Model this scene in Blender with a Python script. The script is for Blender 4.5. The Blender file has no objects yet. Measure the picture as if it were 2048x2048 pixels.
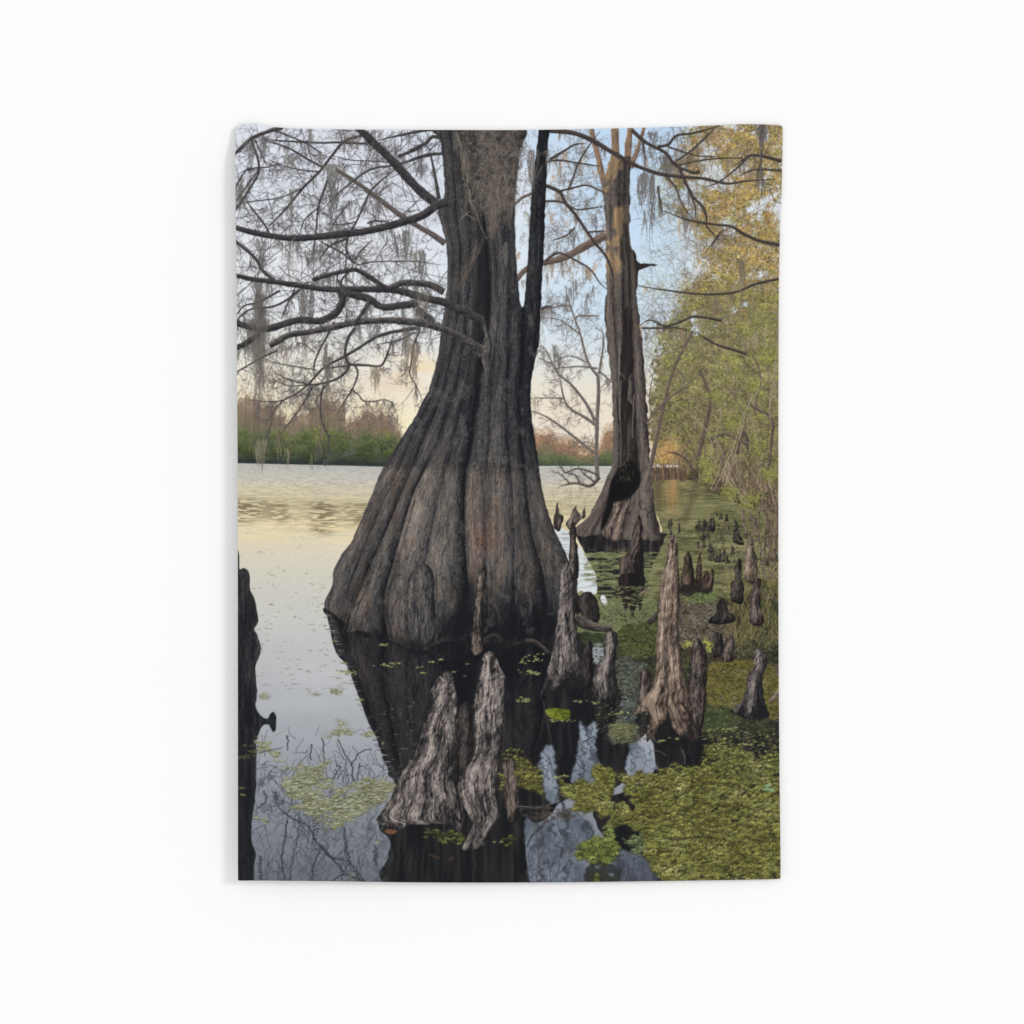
import numpy as np, math
# ---------------------------------------------------------------------------
# The tapestry carries a printed picture.  The print is generated here from
# code (dye colour per weave point); unit = one print dot (0.6 mm of cloth).
# ---------------------------------------------------------------------------
X0, Y0, W, H = 464, 240, 1108, 1532
rng = np.random.default_rng(11)
img = np.zeros((H, W, 3), np.float32)
ids = np.zeros((H, W), np.int16)
YY, XX = np.mgrid[0:H, 0:W].astype(np.float32)
XX += X0 + .5; YY += Y0 + .5
PARTS = {}          # id -> (name, label, parent id or None)

def new_id(name, label=None, parent=None):
    k = len(PARTS) + 1
    PARTS[k] = (name, label, parent)
    return k

def C(*c):
    return np.array(c, np.float32) / 255.

TAB = np.random.default_rng(5).random((256, 256)).astype(np.float32)

def nz(u, v, s=0):
    u = np.asarray(u, np.float32) + s * 37.7; v = np.asarray(v, np.float32) + s * 91.3
    iu = np.floor(u); iv = np.floor(v)
    fu = u - iu; fv = v - iv
    fu = fu * fu * (3 - 2 * fu); fv = fv * fv * (3 - 2 * fv)
    a = iu.astype(np.int32) & 255; b = iv.astype(np.int32) & 255
    a1 = (a + 1) & 255; b1 = (b + 1) & 255
    t = TAB
    return (t[b, a] * (1 - fu) + t[b, a1] * fu) * (1 - fv) + (t[b1, a] * (1 - fu) + t[b1, a1] * fu) * fv

def fbm(u, v, s=0, o=4, g=.5):
    r = 0; a = 1; n = 0; f = 1
    for i in range(o):
        r = r + a * nz(u * f, v * f, s + i * 3); n += a; a *= g; f *= 2.03
    return r / n

def sstep(a, b, x):
    t = np.clip((x - a) / (b - a), 0, 1)
    return t * t * (3 - 2 * t)

def blur(a, r):
    if r <= 0: return a
    n = int(math.ceil(r * 2.6)); k = np.exp(-.5 * (np.arange(-n, n + 1) / r) ** 2); k /= k.sum()
    for ax in (0, 1):
        p = [(0, 0)] * a.ndim; p[ax] = (n, n)
        q = np.pad(a, p, 'edge'); o = np.zeros_like(a)
        for i, w in enumerate(k):
            sl = [slice(None)] * a.ndim; sl[ax] = slice(i, i + a.shape[ax])
            o += np.float32(w) * q[tuple(sl)]
        a = o
    return a

def cat(P, n=8, closed=False):
    P = np.asarray(P, np.float32)
    if len(P) < 3 and not closed:
        t = np.linspace(0, 1, n + 1)[:, None]
        return P[0] * (1 - t) + P[-1] * t
    if closed: Q = np.vstack([P[-1:], P, P[:2]])
    else: Q = np.vstack([2 * P[0] - P[1], P, 2 * P[-1] - P[-2]])
    t = np.linspace(0, 1, n, endpoint=False, dtype=np.float32)[:, None]
    out = []
    for i in range(len(Q) - 3):
        a, b, c, d = Q[i:i + 4]
        out.append(.5 * (2 * b + (c - a) * t + (2 * a - 5 * b + 4 * c - d) * t * t + (3 * b - a - 3 * c + d) * t ** 3))
    out = np.vstack(out)
    return out if closed else np.vstack([out, P[-1:]])

def resample(P, step):
    d = np.hypot(*np.diff(P, axis=0).T); s = np.concatenate([[0], np.cumsum(d)])
    n = max(2, int(s[-1] / step) + 1); q = np.linspace(0, s[-1], n)
    return np.stack([np.interp(q, s, P[:, 0]), np.interp(q, s, P[:, 1])], 1).astype(np.float32), s[-1]

def poly(pts, smooth=True, rough=0., rs=6.):
    """soft coverage mask of a closed outline -> mask, (y slice, x slice)"""
    P = cat(pts, 8, True) if smooth else np.asarray(pts, np.float32)
    if rough:
        P, _ = resample(np.vstack([P, P[:1]]), 1.5)
        k = np.arange(len(P))
        P = P + rough * np.stack([nz(k / rs, k * 0 + P[0, 1]) - .5, nz(k / rs, k * 0 + P[0, 0] + 9) - .5], 1) * 2
    P = P - np.array([X0, Y0])
    x0 = max(0, int(P[:, 0].min()) - 1); x1 = min(W, int(P[:, 0].max()) + 2)
    y0 = max(0, int(P[:, 1].min()) - 1); y1 = min(H, int(P[:, 1].max()) + 2)
    if x1 <= x0 or y1 <= y0: return np.zeros((0, 0), np.float32), (slice(0, 0), slice(0, 0))
    m = np.zeros((y1 - y0, x1 - x0), np.float32); ix = np.arange(x0, x1, dtype=np.float32)
    ax, ay = P[:, 0], P[:, 1]; bx, by = np.roll(ax, -1), np.roll(ay, -1)
    SS = 3
    for r in range(y0, y1):
        for k in range(SS):
            y = r + (k + .5) / SS
            s = ((ay <= y) & (by > y)) | ((by <= y) & (ay > y))
            if not s.any(): continue
            xs = np.sort(ax[s] + (y - ay[s]) / (by[s] - ay[s]) * (bx[s] - ax[s]))
            for j in range(0, len(xs) - 1, 2):
                m[r - y0] += np.clip(xs[j + 1] - ix, 0, 1) - np.clip(xs[j] - ix, 0, 1)
    return np.clip(m / SS, 0, 1), (slice(y0, y1), slice(x0, x1))

def comp(m, sl, col, pid=None, thr=.5):
    if m.size == 0: return
    a = m[..., None]
    img[sl] = img[sl] * (1 - a) + np.asarray(col, np.float32) * a
    if pid is not None: ids[sl][m > thr] = pid

def ramp(t, stops):
    """stops: [(pos, colour), ...]"""
    t = np.asarray(t, np.float32)
    p = [s[0] for s in stops]
    return np.stack([np.interp(t, p, [s[1][i] for s in stops]) for i in range(3)], -1).astype(np.float32)

# ---------------------------------------------------------------- thread splats
class Batch:
    def __init__(s): s.x = []; s.y = []; s.w = []; s.c = []
    def add(s, x, y, w, c):
        s.x.append(x); s.y.append(y); s.w.append(np.broadcast_to(np.float32(w), x.shape)); s.c.append(np.broadcast_to(np.asarray(c, np.float32), x.shape + (3,)))
    def flush(s, pid=None, alpha=1., thr=.5, clip=None, gain=1.):
        if not s.x: return
        x = np.concatenate(s.x) - X0 - .5; y = np.concatenate(s.y) - Y0 - .5
        w = np.concatenate(s.w); c = np.concatenate(s.c)
        s.__init__()
        k = (x > 0) & (x < W - 2) & (y > 0) & (y < H - 2)
        x, y, w, c = x[k], y[k], w[k], c[k]
        if not len(x): return
        bx0 = int(x.min()); by0 = int(y.min()); bw = int(x.max()) - bx0 + 2; bh = int(y.max()) - by0 + 2
        ix = x.astype(np.int32); iy = y.astype(np.int32); fx = x - ix; fy = y - iy
        A = np.zeros(bw * bh); Cc = np.zeros((3, bw * bh))
        for dx, wx in ((0, 1 - fx), (1, fx)):
            for dy, wy in ((0, 1 - fy), (1, fy)):
                idx = (iy + dy - by0) * bw + ix + dx - bx0; ww = w * wx * wy
                A += np.bincount(idx, ww, bw * bh)
                for q in range(3): Cc[q] += np.bincount(idx, ww * c[:, q], bw * bh)
        A = A.reshape(bh, bw); col = (Cc / np.maximum(A.reshape(-1), 1e-6)).reshape(3, bh, bw).transpose(1, 2, 0)
        sl = (slice(by0, by0 + bh), slice(bx0, bx0 + bw))
        m = np.clip(A * gain, 0, 1) * alpha
        if clip is not None: m = m * clip[sl]
        comp(m.astype(np.float32), sl, col, pid, thr * alpha)

def line(b, P, w0, w1, col, a=1., n=5, raw=False):
    """thin tapered thread"""
    P = np.asarray(P, np.float32)
    Q = P if raw else cat(P, n)
    Q, L = resample(Q, .45)
    if L < .3: return
    t = np.linspace(0, 1, len(Q)); w = w0 + (w1 - w0) * t
    d = np.gradient(Q, axis=0); d /= np.maximum(np.hypot(d[:, 0], d[:, 1])[:, None], 1e-5)
    step = L / (len(Q) - 1)
    o = (rng.random(len(Q)) - .5) * np.maximum(w - .6, 0)
    b.add(Q[:, 0] - d[:, 1] * o, Q[:, 1] + d[:, 0] * o, w * step * a, col)

def tube(P, w0, w1, cd, cl, pid=None, tex=.35, top=.5, seed=0, gain=1.25, alpha=1., wob=.07):
    """rounded limb: lighter towards its upper-left side, streaky bark"""
    Q, L = resample(cat(P, 10), .5)
    t = np.linspace(0, 1, len(Q)); w = (w0 + (w1 - w0) * t)
    if w1 < 4 and w0 > w1: w = w * (1 - .6 * sstep(.75, 1, t))
    if w0 < 4 and w1 >= w0: w = w * (.4 + .6 * sstep(0, .25, t))
    w = w * (1 + wob * (nz(t * L / 17, t * 0, seed) * 2 - 1)) + np.where(w > 7, 1.7, .5) * (nz(t * L / 2.6, t * 0 + 3, seed) - .5) + np.where(w > 7, 1.6, 0) * (nz(t * L / 26, t * 0 + 9, seed) - .5)
    d = np.gradient(Q, axis=0); d /= np.maximum(np.hypot(d[:, 0], d[:, 1])[:, None], 1e-5)
    n = np.stack([-d[:, 1], d[:, 0]], 1)
    k = max(4, int(max(w0, w1) / .5)); v = np.linspace(-1, 1, k)
    px = Q[:, 0][:, None] + n[:, 0][:, None] * v * w[:, None] / 2
    py = Q[:, 1][:, None] + n[:, 1][:, None] * v * w[:, None] / 2
    nx = n[:, 0][:, None] * v; ny = n[:, 1][:, None] * v
    sh = .5 - top * ny * .9 - .25 * nx
    sh = sh + tex * (nz(t[:, None] * L / 9 + v * 0, v * max(w0, w1) / 3.2, seed + 1) * 2 - 1) + tex * .7 * (nz(t[:, None] * L / 3, v * max(w0, w1) / 1.5, seed + 2) * 2 - 1)
    if max(w0, w1) > 7:       # plated bark with dark cracks, a few pale lichen spots
        q_ = t[:, None] * L; r_ = np.abs(nz(q_ / 7 + v * .5, v * max(w0, w1) / 3., seed + 5) - .5)
        sh = sh - .30 * (1 - sstep(.0, .10, r_)) + .30 * (nz(q_ / 4.5, v * max(w0, w1) / 4. + 5, seed + 6) > .83)
    sh = np.clip(sh, 0, 1.15)[..., None]
    col = cd * (1 - sh) + cl * sh
    wt = np.broadcast_to((w[:, None] / (k - 1)) * (L / (len(Q) - 1)), px.shape)
    b = Batch(); b.add(px.ravel(), py.ravel(), 1, col.reshape(-1, 3)); b.w = [wt.ravel()]
    b.flush(pid, alpha, .5, None, gain)

def hook(p, ang, L, n=6, curl=.35, drift=0.):
    pts = [p]; a = ang; c = rng.normal() * curl / n
    for i in range(n):
        a += rng.normal() * curl * .5 + c + drift
        pts.append((pts[-1][0] + math.cos(a) * L / n, pts[-1][1] + math.sin(a) * L / n))
    return pts, a

def twigs(b, p, ang, L, w, col, depth=2, curl=.35, kids=4, a=.9, drift=0., fade=.75, ck=.10):
    P, _ = hook(p, ang, L, 6, curl, drift)
    cc = col * (1 + rng.normal() * ck)
    line(b, P, w, max(.35, w * .45), cc, a)
    if depth <= 0: return
    for _ in range(rng.integers(max(1, kids - 2), kids + 2)):
        i = rng.integers(1, 6); f = rng.random()
        q = (P[i][0] * (1 - f) + P[i + 1][0] * f, P[i][1] * (1 - f) + P[i + 1][1] * f)
        dr = math.atan2(P[i + 1][1] - P[i][1], P[i + 1][0] - P[i][0])
        twigs(b, q, dr + rng.choice((-1, 1)) * rng.uniform(.35, 1.15), L * rng.uniform(.3, .62), w * .62, col, depth - 1, curl, kids, a * fade + .12, drift, fade, ck)

def moss(b, p, L, wd, n, col, a=.5, w=1.3, ck=.2):
    """hanging beard: a few ropy strands with curled hairs, dense above, ragged tips below"""
    for _ in range(max(1, int(n * .9))):
        x = p[0] + rng.normal() * wd; l = L * rng.uniform(.15, 1.) ** 1.2 * math.exp(-abs(x - p[0]) / (wd * 3 + .1))
        y = p[1] + rng.uniform(-3, 4) + (L * .4 * rng.random() if rng.random() < .4 else 0); k = max(2, int(l / 6)); pts = [(x, y)]; dx = rng.normal() * .5
        for i in range(k):
            dx = dx * .5 + rng.normal() * 1.1 - (x - p[0]) * .07; x += dx; y += l / k * rng.uniform(.6, 1.4); pts.append((x, y))
        cc = col * .86 * (1 + rng.normal() * ck)
        line(b, pts, w * rng.uniform(.9, 1.7), .5, cc, min(1, a * 1.6), 3)
        for q in pts[1:]:
            if rng.random() < .6:
                s = rng.choice((-1, 1)); h = rng.uniform(1, 3.5); line(b, [q, (q[0] + s * h, q[1] + rng.uniform(-1.5, 2)), (q[0] + s * h * 1.1, q[1] + rng.uniform(0, 4))], .8, .4, cc, a * 1.2, 2)

def along(P, n, lo=0., hi=1.):
    Q, L = resample(cat(P, 8), 1.)
    k = (rng.uniform(lo, hi, n) * (len(Q) - 2)).astype(int)
    d = Q[np.minimum(k + 1, len(Q) - 1)] - Q[k]
    return Q[k], np.arctan2(d[:, 1], d[:, 0])

def dabs(b, x, y, L, w, ang, col, a=1.):
    """many short straight strokes at once (leaves, needles, blades)"""
    x = np.asarray(x, np.float32); n = len(x)
    if n == 0: return
    L = np.broadcast_to(L, (n,)); ang = np.broadcast_to(ang, (n,)); w = np.broadcast_to(w, (n,))
    k = int(max(3, np.max(L) / .6)); t = np.linspace(-.5, .5, k)[None]
    jit = (rng.random((n, k)) - .5) * np.maximum(w - .5, 0)[:, None] * (1 - (2 * t) ** 2)
    ca, sa = np.cos(ang)[:, None], np.sin(ang)[:, None]
    px = x[:, None] + ca * t * L[:, None] - sa * jit; py = np.asarray(y, np.float32)[:, None] + sa * t * L[:, None] + ca * jit
    wt = (L * w / k)[:, None] * np.ones((1, k)) * a
    b.add(px.ravel(), py.ravel(), 1, np.repeat(col, k, 0)); b.w[-1] = wt.ravel().astype(np.float32)

def discs(b, x, y, rx, ry, col, a=1., lobes=True, k=26):
    """small floating leaves seen at a slant, lighter on the upper rim"""
    n = len(x)
    if n == 0: return
    r = np.sqrt(rng.random((n, k))); th = rng.random((n, k)) * 2 * np.pi
    rr = r * (1 + (.22 * np.cos(th * 3 + rng.random((n, 1)) * 6) if lobes else 0))
    px = x[:, None] + rr * np.cos(th) * rx[:, None]; py = y[:, None] + rr * np.sin(th) * ry[:, None]
    sh = 1 - .16 * np.sin(th) * r + .1 * rng.normal(size=(n, k))
    cc = np.clip(col[:, None, :] * sh[..., None], 0, 1)
    wt = (np.pi * rx * ry / k)[:, None] * np.ones((1, k)) * a
    b.add(px.ravel(), py.ravel(), 1, cc.reshape(-1, 3)); b.w[-1] = wt.ravel().astype(np.float32)

def puffs(P, pid, n=50, wL=(1.5, 4), w=1.3, top=1.22, bot=.62, alpha=.9, a=.7, ang=None):
    """P: (x, y, rx, ry, colour): leaf clumps, light on top and dark beneath, painted in order"""
    for (cx, cy, rx, ry, col) in P:
        b = Batch(); k = int(n * rx * ry / 100) + 6
        r = np.sqrt(rng.random(k)); th = rng.random(k) * 2 * np.pi
        lump = 1 + .28 * np.sin(th * 3 + cx) + .18 * np.sin(th * 5 + cy)
        x = cx + rx * r * lump * np.cos(th); y = cy + ry * r * lump * np.sin(th)
        v = (y - cy) / ry
        c = col * (np.interp(v, [-1, 1], [top, bot]) * (1 + .16 * rng.normal(size=k)))[:, None]
        dabs(b, x, y, rng.uniform(wL[0], wL[1], k), w, rng.uniform(0, 3.14, k) if ang is None else ang + .5 * rng.normal(size=k), np.clip(c, 0, 1), a)
        b.flush(pid, alpha, .45)

def inside(m, sl, n):
    """n random points within a mask"""
    q = np.argwhere(m > .5)
    if not len(q): return np.zeros(0), np.zeros(0)
    k = q[rng.integers(0, len(q), n)]
    return k[:, 1] + sl[1].start + X0 + rng.random(n), k[:, 0] + sl[0].start + Y0 + rng.random(n)

def full(m, sl):
    f = np.zeros((H, W), np.float32); f[sl] = m
    return f

def mix(a, b, t):
    t = np.asarray(t, np.float32)[..., None]
    return a * (1 - t) + b * t

# ------------------------------------------------------------------ bark fields
def fibre(q, x, y, seed, sc):
    """fibrous bark: tone bands, sharp cracks that follow the grain, lit crack edges, fine flecks"""
    def crack(dq, a, b, w, s):
        n = nz((q + dq) / a + .6 * nz(x / 14, y / 22, s + 7), y / b, s)
        return 1 - np.clip(np.abs(2 * n - 1) / w, 0, 1)
    br = .35 + 1.1 * nz(x / 16, y / 34, seed + 30)
    c1 = crack(0, 4.6 * sc, 44 * sc, .22, seed) * br; e1 = crack(1.5, 4.6 * sc, 44 * sc, .22, seed) * br
    c2 = crack(0, 2.2 * sc, 18 * sc, .24, seed + 2)
    tone = (nz(q / (7 * sc), y / (60 * sc), seed + 4) - .5) * .36 + (nz(q / (3.2 * sc), y / (26 * sc), seed + 5) - .5) * .26
    fine = (nz(q / (1.3 * sc + .3), y / (7 * sc), seed + 6) - .5) * .30 + (nz(x / 1.4, y / 1.9, seed + 8) - .5) * .16
    return tone + fine - .42 * c1 + .16 * e1 - .18 * c2 + .06
def bark(pts, ribs, stops, pid, valley, lobes, smooth=True, rough=.8, sc=1., con=1., grad=None, seed=0, vw=5., extra=None, over=None, oy=None):
    """ribs: curves that the fibres follow; valley[i]: darkness of the groove at curve i; lobes[i]: light of the swelling between i and i+1"""
    m, sl = poly(pts, smooth, rough)
    x = XX[sl]; y = YY[sl]; ys = y[:, 0]
    R = []
    for r in ribs:
        r = np.asarray(sorted(r, key=lambda q: q[1]), np.float32)
        R.append(np.interp(ys, r[:, 1], r[:, 0]))
    R = np.sort(np.stack(R), 0)
    k = 9; R = np.stack([np.convolve(np.pad(r, k, 'edge'), np.ones(2 * k + 1) / (2 * k + 1), 'valid') for r in R])
    wn = float(np.mean(R[-1] - R[0])) / (len(R) - 1)
    u = np.zeros_like(x); s = np.zeros_like(x)
    wig = 3.2 * sc * (fbm(x / 40, y / 60, seed + 40, 3) - .5)
    xw = x + wig
    for i in range(len(R) - 1):
        a = R[i][:, None]; bb = R[i + 1][:, None]; wd = np.maximum(bb - a, 1.)
        sel = (xw >= a) & (xw < bb)
        if i == 0: sel |= xw < a
        if i == len(R) - 2: sel |= xw >= bb
        t = np.clip((xw - a) / wd, -.3, 1.3)
        u = np.where(sel, i + t, u)
        tt = np.clip(t, 0, 1)
        l = lobes[i] + .16 * np.sin(np.pi * tt) ** .8 - .18 * (tt - .40)
        l = l - valley[i] * np.exp(-((tt * wd) / vw) ** 2) * 1. - valley[i + 1] * np.exp(-(((1 - tt) * wd) / vw) ** 2)
        l = l - .5 * valley[i] * np.exp(-((tt * wd) / (vw * 3)) ** 2) - .5 * valley[i + 1] * np.exp(-(((1 - tt) * wd) / (vw * 3)) ** 2)
        if over is not None:      # folds that overlap: shade on the left of the fold, a lit lip on its right
            k0 = 1. if oy is None else sstep(oy[i] - 60, oy[i] + 60, y); k1 = 1. if oy is None else sstep(oy[i + 1] - 60, oy[i + 1] + 60, y)
            l = l + k0 * over[i] * .42 * np.exp(-tt * wd / 8.) - k1 * over[i + 1] * np.exp(-(1 - tt) * wd / 17.)
        s = np.where(sel, l, s)
    q = u * wn
    f = fibre(q, x, y, seed, sc) + (fbm(x / 60, y / 60, seed + 16, 3) - .5) * .3
    crack = 0
    s = s + con * (f - crack * .6)
    if grad is not None: s = s + grad(x, y)
    col = ramp(s, stops)
    if extra is not None: col = extra(col, x, y, s)
    comp(m, sl, col, pid)
    return m, sl

def knee(pts, stops, pid, con=1., tilt=.22, base_dark=.35, sc=1., rough=1.4, smooth=True, lum=.42, seed=None, ribs=4, lit=0.):
    """a weathered cypress knee: grooves run from the tip and spread to the base"""
    seed = int(pts[0][0]) % 97 if seed is None else seed
    m, sl = poly(pts, smooth, rough, 5)
    if m.size == 0: return m, sl
    x = XX[sl]; y = YY[sl]
    has = m > .3; any_ = has.any(1)
    L = np.where(any_, has.argmax(1), 0).astype(np.float32); Rr = np.where(any_, has.shape[1] - 1 - has[:, ::-1].argmax(1), has.shape[1] - 1).astype(np.float32)
    def sm(v):
        k = max(2, min(20, len(v) // 6)); return np.convolve(np.pad(v, k, 'edge'), np.ones(2 * k + 1) / (2 * k + 1), 'valid')
    L = sm(L); Rr = sm(Rr); wd = np.maximum(Rr - L, 2.)
    xx = x - (sl[1].start + X0)
    ns = 1.5 * sc * (fbm(x / 26, y / 40, seed + 4, 3) - .5) * 2 + .8 * (nz(x / 6, y / 9, seed + 5) - .5)
    t = (xx - L[:, None] + ns) / wd[:, None]
    wn = wd.mean(); q = t * wn
    hh = (y - y[0, 0]) / max(1., (y[-1, 0] - y[0, 0]))
    s = lum + .26 * np.sin(np.pi * np.clip(t, 0, 1)) ** .7 - .13 - tilt * (t - .4) * 1.5
    s = s - .20 * (1 - np.clip(blur(m, min(4., wn / 7)) * 1.0, 0, 1)) * 2 * (m > .5)
    g = nz(t * ribs + 3 * (hh * .25), y / (70 * sc), seed + 11)
    s = s + .40 * (g - .5) * con
    f = 1.1 * fibre(q, x, y, seed, sc * .95) + (fbm(x / 9, y / 13, seed + 15, 3) - .5) * .45
    lump = fbm(x / 10, y / 12, seed + 18, 3); gy, gx = np.gradient(lump) if lump.shape[0] > 2 and lump.shape[1] > 2 else (0, 0)
    f = f + 2.4 * (gx + .6 * gy) * (1.3 - hh)
    crack = 0
    s = s + con * (f - crack * .7) + lit * np.exp(-((xx - L[:, None]) / 5.) ** 2)
    s = s - base_dark * sstep(.72, 1.0, hh) + .05 * (1 - hh)
    comp(m, sl, ramp(s, stops), pid)
    return m, sl
# ============================================================== the printed picture
I_SKY = new_id('printed_sky', 'pale blue evening sky turning cream above the far shore')
I_WOOD = new_id('printed_treeline', 'russet and green treeline on the far shore left of the big cypress')
I_WOODR = new_id('printed_treeline', 'small orange and green stretch of shore trees seen between the two cypress trunks')
I_LAKE = new_id('printed_lake', 'pale rippled lake water darkening towards the lower edge')
I_BANK = new_id('printed_bank_foliage', 'olive and gold leafy trees crowding the right edge')
I_BIG = new_id('printed_cypress_tree', 'huge dark swollen cypress tree with fluted base standing in water')
I_BIGBR = new_id('branch_tangle', 'bare dark branches spreading to the left edge', I_BIG)
I_BIGMO = new_id('hanging_moss', 'grey brown beard of moss on the upper trunk', I_BIG)
I_HOL = new_id('printed_hollow_tree', 'slimmer tan cypress tree with a dark hollow at its foot')
I_HOLLOW = new_id('trunk_hollow', 'dark opening up the trunk', I_HOL)
I_HOLBR = new_id('bare_branch', None, I_HOL)
I_SAP = new_id('printed_sapling', 'grey bare sapling behind the hollow cypress')
I_LEAN = new_id('printed_leaning_sapling', 'thin brown sapling leaning right from the hollow cypress')
I_GREEN = new_id('printed_duckweed_channel', 'green weed covered channel along the right bank')
I_DARK = new_id('printed_reflection', 'black reflection of the big cypress on the water')
I_MUD = new_id('printed_grassy_bank', 'brown mud with dry grass at the right edge')

# ---------------------------------------------------------------- sky
t = (YY - 245) / 690.
lx = np.clip((XX - 470) / 1090., 0, 1)
top = mix(C(220, 224, 234) * np.ones((H, W, 1), np.float32), C(190, 215, 240), sstep(.28, .75, lx))
mid = mix(C(229, 232, 235) * np.ones((H, W, 1), np.float32), C(205, 226, 243), sstep(.25, .75, lx))
low = mix(C(240, 231, 208) * np.ones((H, W, 1), np.float32), C(236, 224, 204), sstep(.2, .7, lx))
sky = mix(mix(top, mid, sstep(.05, .5, t)), low, sstep(.56, .86, t + .05 * (1 - lx)))
sky = mix(sky, C(228, 231, 234), .75 * sstep(1330, 1430, XX) * (1 - sstep(560, 700, YY)))
cl = fbm(XX / 70, YY / 38, 2, 5)
sky = mix(sky, C(238, 238, 239), .5 * sstep(.45, .75, fbm(XX / 160, YY / 80, 8, 4)) * (1 - sstep(.45, .7, t)) * (1 - .7 * sstep(.4, .8, lx)))
cm = np.exp(-((XX - 790) / 62) ** 2 - ((YY - 772) / 40) ** 2) * sstep(.30, .62, cl)
sky = mix(sky, C(228, 208, 188), .8 * cm)
cm2 = np.exp(-((XX - 835) / 55) ** 2 - ((YY - 740) / 30) ** 2) * sstep(.35, .6, fbm(XX / 40, YY / 22, 6, 4))
sky = mix(sky, C(243, 219, 180), .85 * cm2)
sky = mix(sky, C(250, 237, 198), .7 * np.exp(-((YY - 850) / 50) ** 2) * (1 - sstep(.3, .5, lx)))
img[:] = sky; ids[:] = I_SKY

# ---------------------------------------------------------------- far treeline
def wood(x0, x1, topf, base, cols, seed, pid=I_WOOD, nd=2600, trunks=40):
    xs = np.arange(x0, x1 + 1, 2.)
    ty = topf(xs)
    pts = [(x, y + 14) for x, y in zip(xs, ty)] + [(x1, base), (x0, base)]
    m, sl = poly(pts, False, 2.2, 4)
    x = XX[sl]; y = YY[sl]; n = fbm(x / 16, y / 13, seed, 5); hh = np.clip((y - np.interp(x, xs, ty)) / (base - np.interp(x, xs, ty)), 0, 1)
    col = ramp(hh + .30 * (n - .5), cols)
    comp(m * np.clip(.72 + 2.2 * hh + (n - .5), 0, 1), sl, col, pid, .45)
    b = Batch()
    for _ in range(trunks):
        X = rng.uniform(x0, x1); Yt = float(np.interp(X, xs, ty)); hgt = base - Yt
        twigs(b, (X, Yt + hgt * .5), -math.pi / 2 + rng.normal() * .12, hgt * rng.uniform(.35, .55), 1.5, C(112, 94, 82), 2, .25, 6, .8, 0, .7)
    b.flush(pid, .85)
    for k in range(3):
        X = rng.uniform(x0, x1, nd); f = rng.random(nd); Yt = np.interp(X, xs, ty)
        Y = Yt + (base - Yt) * (f * .92 - .02)
        c = ramp(f + .25 * (nz(X / 15, Y / 13, seed + 3) - .5) + .08 * rng.normal(size=nd), cols) * (1 + .13 * rng.normal(size=(nd, 1)))
        dabs(b, X, Y, rng.uniform(1.5, 4, nd), 1.3, rng.uniform(0, 3.14, nd), np.clip(c, 0, 1), .5)
        b.flush(pid, .75)

def tl(xs):
    y = 803 - 22 * np.exp(-((xs - 495) / 32) ** 2) + 34 * np.exp(-((xs - 582) / 24) ** 2) - 14 * np.exp(-((xs - 655) / 26) ** 2)
    y = np.where(xs > 690, 868 - 56 * np.clip(1 - ((xs - 742) / 66.) ** 2, 0, 1) ** .7, y)
    return y + 16 * (nz(xs / 9, xs * 0, 3) - .5) + 10 * (nz(xs / 3.3, xs * 0, 4) - .5)
wood(474, 832, tl, 937, [(0, C(174, 152, 128)), (.25, C(134, 116, 98)), (.42, C(120, 110, 88)), (.52, C(100, 106, 70)), (.66, C(88, 98, 64)), (.82, C(68, 76, 58)), (1, C(50, 54, 52))], 21, nd=3000)
def tr(xs):
    return 866 + 14 * (nz(xs / 12, xs * 0, 8) - .5) - 12 * np.exp(-((xs - 1085) / 18) ** 2) + 26 * sstep(1110, 1165, xs) - 40 * sstep(1195, 1215, xs)
wood(1058, 1236, tr, 939, [(0, C(188, 150, 118)), (.35, C(158, 120, 92)), (.55, C(134, 114, 94)), (.72, C(96, 104, 72)), (.9, C(66, 76, 60)), (1, C(50, 56, 52))], 27, I_WOODR, nd=1500, trunks=26)
# separate crowns: bare russet cypress behind, green shrubs in front
Q = []
for _ in range(30):
    x = rng.uniform(474, 815); Yt = float(tl(np.array([x]))[0])
    Q.append((x, Yt + rng.uniform(4, 26), rng.uniform(6, 15), rng.uniform(7, 14), [C(150, 124, 102), C(132, 110, 92), C(116, 100, 84), C(124, 116, 84)][rng.integers(4)]))
puffs(Q, I_WOOD, 34, alpha=.62, top=1.15, bot=.85)
for cx in (700, 716, 735, 752, 768, 742, 725): puffs([(cx, 838 + rng.uniform(-6, 14), 15, 14, C(134, 110, 94) * rng.uniform(.85, 1.1))], I_WOOD, 40, alpha=.7, top=1.1, bot=.8)
b = Batch()
for _ in range(34):
    X = rng.uniform(476, 800); Yt = float(tl(np.array([X]))[0])
    line(b, [(X, 890), (X + rng.normal() * 2, Yt + 30), (X + rng.normal() * 4, Yt + 4)], 1.8, .7, C(96, 82, 72) * rng.uniform(.8, 1.4), .8)
b.flush(I_WOOD, .7)
Q = []
for row, (y0, n_) in enumerate(((868, 26), (880, 30), (893, 30), (906, 30))):
    for _ in range(n_):
        x = rng.uniform(472, 834); h = 10 * (nz(np.array([x / 30.]), np.array([row * 7.]), 5)[0] - .5)
        Q.append((x, y0 + h + rng.normal() * 3 + (x - 476) * .012, rng.uniform(9, 19), rng.uniform(7, 12), [C(104, 114, 62), C(88, 102, 58), C(116, 122, 62), C(78, 92, 58)][rng.integers(4)] * (1 - .10 * row)))
Q.append((634, 868, 12, 15, C(136, 138, 52))); Q.append((640, 884, 10, 10, C(118, 124, 54)))
puffs(Q, I_WOOD, 40, alpha=.9, top=1.18, bot=.62)
xs = np.arange(474, 836, 3.)
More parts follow.
